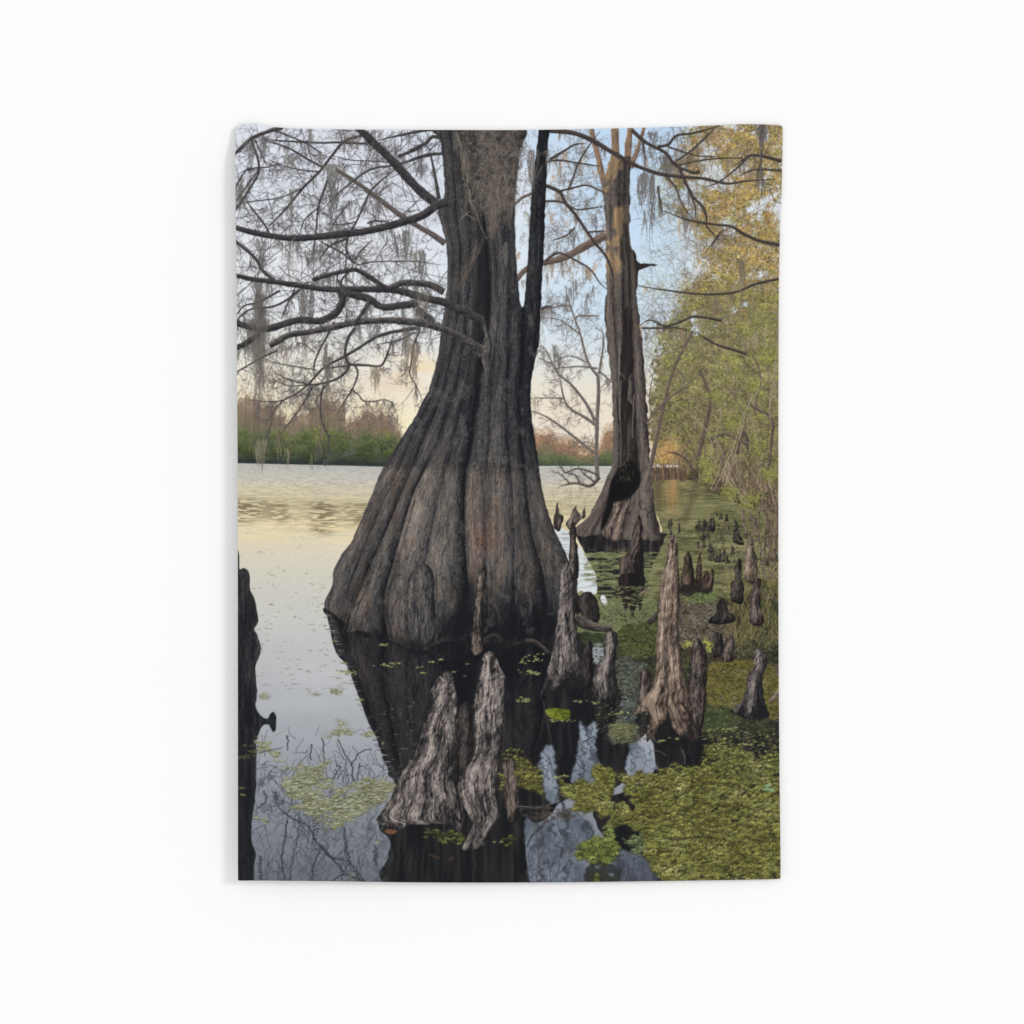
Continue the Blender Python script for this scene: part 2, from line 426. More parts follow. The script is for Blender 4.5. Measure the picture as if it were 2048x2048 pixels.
m, sl = poly([(x, 921 + (x - 476) * .0235 - 9 * nz(x / 9, 3, 6)) for x in xs] + [(836, 940), (474, 940)], False, 1.); comp(blur(m, 2) * .8, sl, C(44, 48, 46), I_WOOD)
for k in range(26):
    line(b, [(684 + k * 1.0, 915 - k * .3), (690 + k * 1.1, 902 - k * .7)], 1, .5, C(92, 94, 90))
b.flush(I_WOOD, .6)
Q = []
for _ in range(22):
    x = rng.uniform(1062, 1236); Q.append((x, 893 + rng.normal() * 8, rng.uniform(7, 13), rng.uniform(7, 12), [C(168, 132, 102), C(146, 118, 94), C(120, 108, 86)][rng.integers(3)]))
for _ in range(18):
    x = rng.uniform(1062, 1236); Q.append((x, 917 + rng.normal() * 4, rng.uniform(8, 14), rng.uniform(6, 10), [C(94, 106, 66), C(82, 94, 62)][rng.integers(2)]))
puffs(Q, I_WOODR, 40, alpha=.85, top=1.15, bot=.65)

# ---------------------------------------------------------------- lake
wy = 926.5 + (XX - 476) * .0235
wy = np.where(XX > 1000, 932.5, wy)
dist = np.clip((YY - wy) / 330., 0, 1)
lake = ramp((YY - wy), [(0, C(182, 180, 174)), (22, C(192, 188, 177)), (55, C(205, 194, 165)), (80, C(200, 187, 152)), (120, C(226, 211, 172)), (160, C(219, 209, 183)), (230, C(207, 203, 190)), (330, C(196, 196, 192)), (430, C(184, 185, 187)), (520, C(166, 168, 173)), (640, C(141, 145, 152)), (760, C(118, 122, 130)), (840, C(102, 106, 114))])
sc = .6 + 3.4 * dist ** .8
rip = nz(XX / (9 * sc) + 2 * nz(XX / 40, YY / 12, 3), YY / (1.5 * sc), 31) - .5
rip2 = nz(XX / (22 * sc), YY / (2.6 * sc), 35) - .5
fade = np.exp(-((YY - wy - 78) / 62) ** 2) + .35 * np.exp(-((YY - wy - 20) / 30) ** 2)
lake = lake * (1 + .20 * (fade * (rip + .8 * rip2))[..., None])
# broken reflection of the far crowns
colm = np.exp(-((XX - 497) / 30) ** 2) + .55 * np.exp(-((XX - 560) / 20) ** 2) + np.exp(-((XX - 648) / 24) ** 2) + .62 * np.exp(-((XX - 725) / 30) ** 2) + .25
band = sstep(62, 84, YY - wy) * (1 - sstep(112, 136, YY - wy + 12 * np.sin(XX / 37)))
rr = nz(XX / 13 + 1.5 * nz(XX / 30, YY / 9, 5), YY / 2.3, 41)
dk = np.clip(colm * band * sstep(.25, .62, rr), 0, 1)
lake = mix(lake, C(112, 99, 74), .80 * dk)
lake = mix(lake, C(240, 216, 172), (.5 * np.exp(-((YY - wy - 135) / 24) ** 2) * sstep(.45, .7, nz(XX / 60, YY / 6, 44))))
# lower water: blurred sky light with slow swell
sw = fbm(XX / 120 + .6 * fbm(XX / 60, YY / 30, 3), YY / 34, 52, 3) - .5
lake = lake * (1 + (.05 * sw * sstep(1150, 1300, YY))[..., None])
wl = (YY > wy)
m = np.clip(YY - wy + .5, 0, 1); a = m[..., None]
img[:] = img * (1 - a) + lake * a
ids[m > .5] = I_LAKE
comp(np.clip(.9 - np.abs(YY - wy - .8) / 1.6, 0, 1) * (XX > 1050) * .8, (slice(0, H), slice(0, W)), C(236, 236, 232))
# specks of drifting weed on the pale water
b = Batch()
for _ in range(175):
    y = 1046 + 340 * rng.random() ** .8; x = rng.uniform(478, 745)
    L = rng.uniform(2.5, 8) * (.55 + (y - 1040) / 330.)
    for q in range(rng.integers(1, 5)):
        dabs(b, np.array([x + rng.normal() * L * .6]), np.array([y + rng.normal() * .9]), L * rng.uniform(.4, 1), 1.3, rng.normal() * .12, C(128, 124, 112)[None] * rng.uniform(.8, 1.12), .75)
b.flush(None, .75)

# ---------------------------------------------------------------- foliage helpers
def leafmass(dens, x0, x1, y0, y1, n, cols, pid, Lr=(2, 6), w=1.3, passes=6, alpha=.85, vert=.0, hue=17., seed=60, cvar=.16, a=.62):
    """cols: list of colours mixed by clumps; dens(x,y)->0..1"""
    b = Batch()
    for p in range(passes):
        k = n // passes
        x = rng.uniform(x0, x1, k * 3); y = rng.uniform(y0, y1, k * 3)
        keep = rng.random(k * 3) < dens(x, y); x = x[keep][:k]; y = y[keep][:k]; k = len(x)
        if k == 0: continue
        cn = np.clip(fbm(x / hue, y / hue, seed + p, 3) * 1.8 - .4 + .13 * rng.normal(size=k), 0, .999) * (len(cols) - 1)
        i = cn.astype(int); f = (cn - i)[:, None]
        cc = np.stack(cols); c = cc[i] * (1 - f) + cc[np.minimum(i + 1, len(cols) - 1)] * f
        c = c * (1 + cvar * rng.normal(size=(k, 1)))
        ang = rng.uniform(0, np.pi, k) if vert == 0 else np.pi / 2 + rng.normal(size=k) * (1.5 * (1 - vert))
        dabs(b, x, y, rng.uniform(Lr[0], Lr[1], k), w, ang, np.clip(c, 0, 1), a)
        b.flush(pid, alpha, .45)

def edge(xs, ys):
    return lambda y: np.interp(y, ys, xs)
bank_left = edge([1372, 1366, 1335, 1322, 1345, 1395, 1388, 1360, 1340, 1312, 1300, 1298, 1302, 1318, 1345], [247, 300, 330, 380, 430, 480, 530, 570, 610, 660, 740, 860, 935, 955, 1000])
def dbank(x, y):
    e = bank_left(y); d = sstep(-18, 40, x - e + 34 * (fbm(x / 26, y / 26, 71, 3) - .5))
    g = fbm(x / 34, y / 30, 73, 4)
    holes = np.where(y < 560, sstep(.38, .58, g + .06 * sstep(1400, 1540, x) + .10 * (nz(x / 9, y / 7, 79) - .5)), sstep(.22, .40, g + .12 * sstep(640, 720, y)))
    return d * np.clip(.06 + holes, 0, 1) * (y < 1040)
# foliage masses: layers of leaf-sized specks, thinner where sky shows through
def speckle(x0, x1, y0, y1, densf, cols, pid, seed, fx=2.6, fy=2.2, clump=18., var=.30, soft=.10, ang=0.):
    sl = (slice(max(0, int(y0 - Y0)), min(H, int(y1 - Y0))), slice(max(0, int(x0 - X0)), min(W, int(x1 - X0))))
    x = XX[sl]; y = YY[sl]
    xr = x * math.cos(ang) + y * math.sin(ang); yr = -x * math.sin(ang) + y * math.cos(ang)
    n = .5 * nz(xr / fx, yr / fy, seed) + .28 * nz(x / (fx * .55), y / (fx * .55), seed + 1) + .22 * nz(x / (fx * 2.6), y / (fx * 2.6), seed + 2)
    n = np.clip((n - .5) * 1.7 + .5, 0, 1)
    d = np.clip(densf(x, y), 0, 1)
    al = sstep(-soft, soft, n - (1 - d) * 1.16 + .08)
    k = np.clip(fbm(x / clump, y / clump, seed + 5, 4) * 1.9 - .45 + .5 * (nz(xr / fx, yr / fy, seed + 9) - .5), 0, .999) * (len(cols) - 1)
    i = k.astype(int); f = (k - i)[..., None]; cc = np.stack(cols)
    c = cc[i] * (1 - f) + cc[np.minimum(i + 1, len(cols) - 1)] * f
    c = c * (1 + 1.25 * var * (nz(x / 1.5, y / 1.5, seed + 12) + .6 * nz(xr / (fx * 1.2), yr / (fy * 1.2), seed + 14) - .8))[..., None]
    comp(al, sl, np.clip(c, 0, 1), pid, .4)

gold = [C(164, 146, 112), C(126, 108, 66), C(176, 146, 88), C(112, 102, 54), C(196, 168, 110), C(92, 80, 50), C(156, 138, 72)]
green = [C(152, 138, 110), C(108, 108, 64), C(134, 134, 76), C(90, 84, 56), C(156, 146, 106), C(106, 100, 70), C(130, 132, 68)]
brown = [C(128, 112, 90), C(104, 100, 64), C(132, 132, 72), C(84, 74, 58), C(146, 130, 104), C(96, 98, 58)]
def yb(lo, hi, s=40):
    return lambda x, y: dbank(x, y) * sstep(lo - s, lo + s, y) * (1 - sstep(hi - s, hi + s, y))
def lowd(x, y):
    e = bank_left(y)
    return sstep(-6, 14, x - e + 16 * (fbm(x / 9, y / 9, 75, 3) - .5) * 2) * sstep(600, 730, y + .5 * (x - 1420)) * (1 - sstep(1, 3, y - np.interp(x, [1300, 1380, 1425, 1500, 1562], [958, 958, 985, 1030, 1045])))
speckle(1262, 1566, 560, 1050, lowd, [C(150, 148, 106), C(120, 116, 76), C(100, 96, 66), C(84, 76, 58)], I_BANK, 301, 6, 5, 26, .2, .3)
speckle(1250, 1566, 242, 720, lambda x, y: yb(200, 640)(x, y) * .60, [C(188, 178, 158), C(164, 148, 112), C(140, 126, 92)], I_BANK, 311, 3.2, 3.2, 22, .2, .2)
speckle(1250, 1566, 242, 740, lambda x, y: yb(200, 640)(x, y) * .50, gold, I_BANK, 321, 3.0, 2.0, 20, .4, .12, .6)
speckle(1250, 1566, 500, 1000, lambda x, y: yb(560, 900)(x, y) * .66, green, I_BANK, 331, 3.0, 2.2, 22, .4, .12, -.5)
speckle(1250, 1566, 720, 1060, lambda x, y: lowd(x, y) * sstep(760, 860, y) * .70, brown, I_BANK, 341, 3.4, 2.2, 22, .45, .12, .4)
b = Batch()
for _ in range(420):      # bare twigs inside the foliage
    x = rng.uniform(1330, 1558); y = rng.uniform(250, 1000)
    if dbank(np.array([x]), np.array([y]))[0] < rng.random() * .6: continue
    twigs(b, (x, y), rng.uniform(-2.6, -.5) if rng.random() < .6 else rng.uniform(2.4, 3.6), rng.uniform(35, 90), 1.3, [C(84, 70, 56), C(140, 124, 100), C(104, 90, 72), C(164, 150, 126)][rng.integers(4)], 2, .4, 4, .75)
b.flush(I_BANK, .8)
speckle(1250, 1566, 242, 740, lambda x, y: yb(200, 640)(x, y) * .34, [C(222, 182, 106), C(172, 140, 72), C(228, 194, 122), C(156, 142, 66), C(200, 156, 96)], I_BANK, 351, 3.4, 1.9, 16, .55, .12, -.4)
speckle(1250, 1566, 520, 960, lambda x, y: yb(560, 880)(x, y) * .50, [c * 1.08 for c in green], I_BANK, 361, 3.4, 2.0, 16, .45, .12, .3)
leafmass(yb(200, 640), 1290, 1562, 247, 700, 5000, gold, I_BANK, (2, 4.5), 1.2, 4, .7)
leafmass(yb(560, 880), 1285, 1562, 520, 920, 5000, [c * 1.08 for c in green], I_BANK, (2, 5), 1.3, 4, .7, seed=90)
leafmass(lambda x, y: lowd(x, y) * sstep(760, 860, y), 1290, 1562, 760, 1040, 4500, brown, I_BANK, (2, 6), 1.3, 4, .7, seed=120)
Q = []
for _ in range(400):
    x = rng.uniform(1285, 1560); y = rng.uniform(250, 930)
    if dbank(np.array([x]), np.array([y]))[0] < rng.uniform(.15, .7): continue
    u = sstep(480, 640, y); v = sstep(760, 900, y)
    g1 = [C(222, 180, 100), C(180, 154, 78), C(202, 160, 96), C(150, 140, 64)][rng.integers(4)]; g2 = [C(170, 172, 86), C(148, 156, 76), C(182, 176, 106), C(128, 134, 68)][rng.integers(4)]; g3 = [C(144, 148, 76), C(126, 116, 84), C(158, 156, 82)][rng.integers(3)]
    r = rng.uniform(6, 15); Q.append((x, y, r * 1.25, r * .7, (g1 * (1 - u) + g2 * u) * (1 - v) + g3 * v))
puffs(Q, I_BANK, 40, (2, 5), 1.3, 1.16, .66, .85)
b = Batch()
for _ in range(420):
    x = rng.uniform(1300, 1558); y = rng.uniform(250, 980)
    if dbank(np.array([x]), np.array([y]))[0] < rng.random() * .5: continue
    twigs(b, (x, y), rng.uniform(-2.9, .2) if rng.random() < .6 else rng.uniform(1.8, 3.9), rng.uniform(30, 90), 1.15, [C(74, 62, 52), C(164, 146, 122), C(96, 84, 68), C(140, 124, 102)][rng.integers(4)], 2, .4, 4, .7)
b.flush(I_BANK, .62)
for i in range(3):       # shaded pockets between the boughs
    speckle(1290, 1566, 242, 1000, lambda x, y: dbank(x, y) * sstep(.46, .64, fbm(x / 30, y / 22, 371 + i, 4)) * (.19 + .10 * sstep(640, 900, y)), [C(96, 84, 58), C(76, 70, 48), C(108, 98, 64)], I_BANK, 381 + i * 20, 3.2, 2.2, 18, .35, .14, .3 * i - .3)
# drooping golden moss in the crown
b = Batch()
for _ in range(80):
    x = rng.uniform(1375, 1556); y = rng.uniform(250, 640)
    moss(b, (x, y), rng.uniform(20, 75), rng.uniform(2, 5), rng.integers(4, 11), [C(190, 152, 104), C(168, 142, 98), C(160, 140, 112)][rng.integers(3)], .5)
b.flush(I_BANK, .65)
for _ in range(40):
    x = rng.uniform(1400, 1556); y = rng.uniform(620, 900)
    moss(b, (x, y), rng.uniform(20, 70), rng.uniform(2, 6), rng.integers(4, 9), C(152, 136, 112), .5)
b.flush(I_BANK, .6)
# thin loose leaves in the gap of sky
leafmass(lambda x, y: .55 * np.exp(-((x - 1330) / 34) ** 2 - ((y - 382) / 40) ** 2) + .5 * np.exp(-((x - 1318) / 36) ** 2 - ((y - 575) / 34) ** 2) + .4 * np.exp(-((x - 1345) / 30) ** 2 - ((y - 452) / 30) ** 2), 1270, 1400, 320, 640, 1500, [C(176, 176, 92), C(196, 186, 120), C(150, 156, 80), C(206, 176, 132)], I_BANK, (2, 4.5), 1.1, 3, .8, seed=140)
for _ in range(46):
    x = rng.uniform(1280, 1370); y = rng.uniform(500, 680)
    twigs(b, (x, y), rng.uniform(-2.9, -.3), rng.uniform(25, 60), 1.1, C(124, 118, 108), 1, .35, 4, .7)
for _ in range(20):
    x = rng.uniform(1380, 1440); y = rng.uniform(430, 530)
    twigs(b, (x, y), math.pi + rng.normal() * .3, rng.uniform(60, 120), 1.0, C(136, 128, 120), 1, .35, 4, .65)
b.flush(I_BANK, .75)
# light gap right of the hollow tree, orange reeds and the fallen log under it
leafmass(lambda x, y: np.exp(-((x - 1335) / 24) ** 2 - ((y - 905) / 24) ** 2), 1296, 1390, 860, 945, 1300, [C(206, 158, 100), C(178, 132, 84), C(196, 170, 120)], I_BANK, (2, 6), 1.4, 3, .8, .6)
m, sl = poly([(1302, 934), (1330, 930), (1368, 938), (1372, 966), (1306, 966)], True, 3)
comp(blur(m, 3) * .85 * (.5 + .8 * nz(XX[sl] / 4, YY[sl] / 14, 88)), sl, C(72, 58, 50), I_BANK)
m, sl = poly([(1304, 929), (1336, 929.5), (1360, 930.5), (1360, 935), (1304, 935)], False, .6); comp(m * (.35 + .65 * (nz(XX[sl] / 5, YY[sl] / 3, 89) > .4)), sl, C(222, 216, 206))
b = Batch()
for _ in range(120):
    x = rng.uniform(1304, 1378); line(b, [(x, 967), (x + rng.normal() * 5, 934 + rng.normal() * 12)], 1.6, 1., [C(196, 150, 108), C(84, 66, 56), C(150, 112, 82), C(56, 48, 44)][rng.integers(4)] * .9)
b.flush(I_BANK, .65)
tube([(1302, 967), (1335, 968), (1385, 968)], 6, 4, C(34, 30, 29), C(62, 54, 48), I_BANK)
for P in ([(1322, 962), (1318, 945), (1312, 930)], [(1328, 964), (1330, 946), (1326, 926)], [(1312, 964), (1314, 950), (1306, 938)]):
    tube(P, 4, 2.5, C(44, 38, 35), C(120, 100, 84), I_BANK)
# dark trunks in the bank, lower right
for P, w0, w1, cd, cl_ in (
    ([(1398, 985), (1392, 940), (1404, 880), (1420, 800), (1400, 740)], 10, 5, C(66, 56, 48), C(120, 106, 90)),
    ([(1430, 985), (1441, 930), (1452, 900)], 9, 6, C(72, 62, 52), C(128, 112, 94)),
    ([(1395, 960), (1378, 925), (1355, 908), (1336, 904)], 6, 3, C(60, 50, 44), C(110, 94, 80)),
    ([(1505, 910), (1494, 880), (1488, 862)], 15, 8, C(60, 52, 46), C(108, 94, 82)),
    ([(1500, 890), (1470, 876), (1446, 868), (1420, 882)], 6, 2.5, C(56, 50, 44), C(116, 106, 90)),
    ([(1474, 908), (1480, 880), (1487, 864)], 8, 5, C(60, 52, 46), C(104, 92, 80)),
    ([(1540, 1020), (1536, 960), (1544, 880), (1546, 842), (1532, 826), (1510, 815), (1494, 805)], 8, 4, C(58, 50, 46), C(128, 112, 98)),
    ([(1541, 840), (1541, 810), (1548, 760), (1556, 690), (1557, 620)], 3, 2, C(110, 96, 82), C(176, 160, 140)),
    ([(1512, 815), (1514, 795), (1522, 770), (1518, 735), (1504, 702)], 3, 2, C(78, 68, 60), C(126, 112, 98)),
    ([(1490, 860), (1486, 830), (1476, 806), (1460, 780), (1440, 760)], 3, 2, C(90, 80, 66), C(140, 126, 106)),
    ([(1490, 702), (1512, 668), (1540, 636), (1558, 622)], 2.5, 1.8, C(110, 96, 78), C(176, 160, 134)),
    ([(1470, 790), (1470, 748), (1446, 744)], 2, 1.5, C(90, 80, 66), C(130, 116, 96))):
    tube(P, w0, w1, cd, cl_, I_BANK, .4)
b = Batch()
for _ in range(170):      # brushwood at the foot of the bank
    x = rng.uniform(1425, 1560); y = 1035 - 20 * rng.random() - np.interp(x, [1425, 1500, 1560], [45, 10, -10])
    line(b, [(x, y + 25), (x + rng.normal() * 9, y - 20), (x + rng.normal() * 20, y - rng.uniform(40, 95))], 1.9, .9, [C(58, 48, 42), C(134, 108, 88), C(96, 76, 62), C(176, 152, 130)][rng.integers(4)])
b.flush(I_BANK, .8)
Q = []
for _ in range(46):
    t_ = rng.random(); x = 1372 + 190 * t_; y = 962 + 80 * t_ - abs(rng.normal()) * 14; Q.append((x, y, rng.uniform(7, 14), rng.uniform(4, 8), [C(62, 54, 44), C(78, 72, 48), C(50, 44, 38)][rng.integers(3)]))
puffs(Q, I_BANK, 46, (2, 6), 1.4, 1.15, .7, .85)
b = Batch()
for _ in range(26):      # pale bare stems rising out of the undergrowth
    x = rng.uniform(1395, 1560); y = np.interp(x, [1380, 1562], [960, 1040]); h = rng.uniform(60, 280); l_ = rng.normal() * 62
    line(b, [(x, y), (x + l_ * .3 + rng.normal() * 4, y - h * .35), (x + l_ * .5 + rng.normal() * 8, y - h * .7), (x + l_ + rng.normal() * 6, y - h)], 2.3, .9, [C(150, 134, 114), C(92, 80, 68), C(172, 156, 134), C(70, 60, 52)][rng.integers(4)], .9)
b.flush(I_BANK, .8)
for cx, cy, r, n in ((1458, 985, 22, 240), (1502, 1004, 26, 280), (1442, 1004, 14, 110), (1540, 948, 22, 200), (1420, 940, 22, 160), (1414, 962, 14, 120), (1468, 845, 20, 160), (1515, 900, 24, 160), (1408, 926, 16, 110), (1530, 640, 30, 220), (1545, 705, 18, 120), (1430, 790, 18, 120), (1510, 770, 18, 110)):
    x = cx + rng.normal(size=n) * r * .5; y = cy + rng.normal(size=n) * r * .42
    dabs(b, x, y, rng.uniform(2.5, 6, n), 1.6, rng.uniform(-.8, 1.4, n), np.clip(C(126, 130, 66) * (1 + .22 * rng.normal(size=(n, 1))), 0, 1), .7); b.flush(I_BANK, .9)
# ---------------------------------------------------------------- green channel, right
def green_water():
    m, sl = poly([(1298, 968), (1380, 962), (1430, 985), (1500, 1020), (1562, 1040), (1562, 1210), (1440, 1215), (1360, 1200), (1290, 1210), (1200, 1262), (1120, 1262), (1150, 1195), (1210, 1150), (1290, 1090), (1325, 1072), (1312, 1020)], True, 3)
    x = XX[sl]; y = YY[sl]; d = (y - 965) / 250.
    n = nz(x / (10 + 40 * d), y / (1.6 + 3 * d), 201); n2 = fbm(x / 45, y / 14, 203, 4)
    col = ramp(.55 * n + .55 * n2 - .05, [(.2, C(64, 60, 44)), (.4, C(96, 94, 62)), (.6, C(122, 119, 82)), (.85, C(150, 146, 108))])
    # warm broken reflections near the far end
    k = np.exp(-((x - 1340 - 8 * nz(y / 9, y * 0, 9)) / 20) ** 2) * (1 - sstep(990, 1055, y)) * (.45 + .8 * (nz(x / 5, y / 60, 207) - .3))
    col = mix(col, C(170, 132, 86), np.clip(k, 0, .85))
    k = np.exp(-((x - 1316) / 7) ** 2) * (1 - sstep(1010, 1030, y)) + .8 * np.exp(-((x - (1395 - .35 * (y - 965))) / 8) ** 2) * (1 - sstep(1030, 1060, y))
    col = mix(col, C(86, 76, 56), np.clip(k * .8, 0, .8))
    comp(m, sl, col, I_GREEN)
    b = Batch(); f = full(m, sl)
    for p in range(4):
        X, Y = inside(m, sl, 2600); dd = (Y - 965) / 250.
        keep = fbm(X / 40, Y / 9, 211 + p, 3) > .44; X, Y, dd = X[keep], Y[keep], dd[keep]
        cc = ramp(nz(X / 9, Y / 4, 213 + p) + .12 * rng.normal(size=len(X)), [(.1, C(82, 84, 50)), (.5, C(120, 120, 76)), (.9, C(164, 162, 122))])
        dabs(b, X, Y, 2 + 5 * dd * rng.random(len(X)), 1.2 + .5 * dd, rng.normal(size=len(X)) * .08, cc, .55); b.flush(I_GREEN, .8, .5, f)
    for _ in range(26):      # dark slots of open water
        X = rng.uniform(1330, 1540); Y = rng.uniform(1010, 1195)
        line(b, [(X - rng.uniform(5, 26), Y + rng.normal()), (X, Y + rng.normal()), (X + rng.uniform(5, 26), Y + rng.normal())], 2.2, 1, C(58, 56, 42), .8)
    b.flush(I_GREEN, .6, .5, f)
green_water()

# ---------------------------------------------------------------- thin things behind
def bare(P, w0, w1, pid, cd=C(74, 66, 62), cl=C(116, 104, 96), nt=8, L=(18, 50), tw=1.2, col=C(104, 94, 88), depth=1, a=.75, down=.0, top=.5):
    b = Batch()
    for p, an in zip(*along(P, nt, .1, 1.)):
        twigs(b, tuple(p), an + rng.choice((-1, 1)) * rng.uniform(.4, 1.3) + down, rng.uniform(*L), tw, col, depth, .4, 4, a)
    b.flush(pid, .9)
    tube(P, w0, w1, cd, cl, pid, .3, top)

sap = [[(1195, 956), (1193, 910), (1194, 848), (1197, 786), (1196, 753)], [(1196, 753), (1176, 724), (1161, 670), (1151, 641), (1139, 606), (1128, 570)],
       [(1188, 906), (1161, 884), (1120, 852), (1093, 834), (1066, 822)], [(1190, 842), (1172, 807), (1143, 770), (1118, 749), (1106, 730), (1077, 716)],
       [(1191, 850), (1172, 836), (1143, 819), (1128, 797), (1118, 745)], [(1198, 748), (1207, 683), (1203, 655)], [(1195, 737), (1160, 733), (1118, 736), (1100, 740)],
       [(1198, 742), (1210, 752), (1226, 768)], [(1128, 797), (1100, 796), (1062, 797)], [(1161, 670), (1120, 640), (1083, 636)], [(1106, 730), (1092, 700), (1080, 690)],
       [(1143, 612), (1118, 612), (1083, 623)], [(1151, 641), (1158, 632), (1200, 632)], [(1172, 724), (1140, 712), (1110, 722)]]
for i, P in enumerate(sap):
    bare(P, [8, 5, 5, 6, 5.5, 4, 3, 3, 2.5, 2.2, 2.2, 2.2, 2.5, 2][i], [6, 1.5, 3, 2.6, 2, 1.5, 1.5, 2, 1, 1, 1, 1, 2, 1][i], I_SAP, C(84, 77, 74), C(124, 114, 108), [6, 16, 14, 18, 16, 9, 9, 6, 8, 9, 8, 7, 3, 7][i], (14, 46), 1.1, C(112, 103, 98), 2)
b = Batch()
for _ in range(80):
    P = sap[rng.integers(1, len(sap))]; p, _a = along(P, 1)
    moss(b, tuple(p[0]), rng.uniform(10, 34), rng.uniform(1, 3), rng.integers(2, 6), C(128, 118, 106), .5)
for x, y in ((1110, 690), (1118, 705), (1130, 640), (1150, 560), (1143, 575), (1132, 590), (1172, 585), (1185, 575)):
    moss(b, (x, y), 46, 4, 14, C(110, 103, 94), .5)
b.flush(I_SAP, .75)
# fallen boughs lying in the water
for P, w in (([(1199, 955), (1180, 972), (1150, 966), (1122, 972)], 6), ([(1196, 950), (1170, 940), (1150, 938), (1130, 945), (1118, 930)], 3), ([(1190, 965), (1165, 945), (1160, 935)], 3), ([(1140, 968), (1128, 955), (1112, 942)], 2.5), ([(1160, 968), (1150, 950), (1130, 946)], 2.2)):
    bare(P, w, w * .5, I_SAP, C(56, 50, 48), C(92, 82, 76), 7, (8, 22), 1.1, C(96, 86, 80))
b = Batch()
for _ in range(90):      # their broken reflection
    x = rng.uniform(1098, 1200); y = rng.uniform(972, 1010); line(b, [(x, y), (x + rng.normal() * 3, y + 5), (x + rng.normal() * 4, y + 11)], 1.2, .6, C(150, 138, 120), .8)
for _ in range(60):
    x = rng.uniform(1090, 1200); y = rng.uniform(955, 1030); line(b, [(x, y), (x + rng.uniform(6, 24), y + rng.normal() * .5)], 1.1, .6, C(168, 156, 136), .8)
b.flush(I_LAKE, .6)

# ---------------------------------------------------------------- hollow cypress
def ramp_brown(k=1.):
    return [(0, C(40, 35, 34) * k), (.3, C(74, 64, 58) * k), (.55, C(108, 94, 84) * k), (.8, C(138, 122, 108) * k), (1.1, C(170, 152, 134) * k)]
# limbs above
for P, w0, w1 in (([(1211, 372), (1203, 345), (1196, 310), (1188, 280), (1182, 250)], 13, 9), ([(1232, 330), (1231, 295), (1230, 250)], 17, 14), ([(1255, 330), (1257, 290), (1262, 250)], 15, 11), ([(1262, 335), (1273, 305), (1284, 270), (1290, 250)], 9, 6)):
    tube(P, w0, w1, C(92, 76, 66), C(176, 140, 106), I_HOL, .4, .2, int(w0 * 7))
# reflection of its base
m, sl = poly([(1150, 1062), (1200, 1058), (1322, 1066), (1328, 1078), (1316, 1110), (1302, 1140), (1290, 1190), (1262, 1215), (1216, 1222), (1196, 1190), (1186, 1150), (1172, 1110)], True, 1.5)
x = XX[sl]; y = YY[sl]; n = nz(x / 4, y / 30, 241); gr = sstep(.52, .66, nz(x / 26, y / 2.6, 242) + .15 * sstep(1110, 1160, y) - .10 * sstep(1165, 1190, y)) * sstep(1092, 1110, y)
comp(m, sl, mix(ramp(n, [(.1, C(24, 23, 25)), (.6, C(42, 38, 38)), (1, C(76, 68, 64))]), C(112, 118, 78), .85 * gr), I_HOL and I_DARK)
hx = [(1223, 310), (1214, 344), (1206, 372), (1208, 410), (1212, 479), (1212, 530), (1214, 572), (1211, 600), (1208, 625), (1212, 672), (1221, 745), (1225, 786), (1226, 848), (1225, 915), (1221, 938), (1206, 975), (1192, 1006), (1172, 1036), (1151, 1056), (1153, 1070), (1180, 1072), (1202, 1068), (1222, 1080), (1250, 1079), (1289, 1080), (1319, 1079), (1327, 1070), (1319, 1057), (1312, 1021), (1307, 985), (1302, 950), (1299, 890), (1295, 828), (1291, 766), (1287, 716), (1281, 652), (1274, 600), (1276, 570), (1279, 540), (1312, 530.5), (1313, 528.5), (1279, 526), (1272, 510), (1262, 489), (1260, 427), (1260, 365), (1262, 330), (1258, 312), (1240, 320)]
hr = [[(1216, 310), (1207, 380), (1212, 530), (1209, 620), (1225, 786), (1225, 915), (1200, 1000), (1150, 1060)],
      [(1228, 310), (1220, 380), (1226, 530), (1228, 620), (1236, 760), (1239, 930), (1212, 1010), (1183, 1072)],
      [(1240, 310), (1238, 420), (1246, 530), (1248, 640), (1246, 760), (1242, 940), (1225, 1020), (1202, 1072)],
      [(1250, 310), (1250, 420), (1260, 530), (1262, 640), (1268, 760), (1276, 940), (1258, 1000), (1240, 1080)],
      [(1262, 310), (1261, 420), (1274, 530), (1275, 600), (1290, 760), (1300, 900), (1312, 1020), (1328, 1075)]]
def hgold(col, x, y, s):
    k = sstep(.42, .60, fbm(x / 16, y / 34, 231, 4)) * (1 - sstep(520, 575, y)) * (1 - .75 * sstep(1236, 1254, x))
    col = mix(col, C(186, 150, 108) * (.66 + .55 * np.clip(s, 0, 1))[..., None], .85 * k)
    return col * (1 - .22 * sstep(1240, 1262, x) * (1 - sstep(560, 640, y)))[..., None]
bark(hx, hr, [(0, C(36, 33, 33)), (.3, C(68, 61, 57)), (.55, C(100, 90, 83)), (.8, C(132, 120, 110)), (1.1, C(168, 153, 138))], I_HOL, [.05, .12, .26, .18, .12], [.48, .46, .40, .44], True, 1.8, .65, .6, lambda x, y: -.05 * sstep(900, 1070, y) + .10 * np.exp(-((x - (1290 + .1 * (y - 1000))) / 12) ** 2) * sstep(970, 1000, y) - .10 * sstep(1265, 1310, x), 233, 4., hgold)
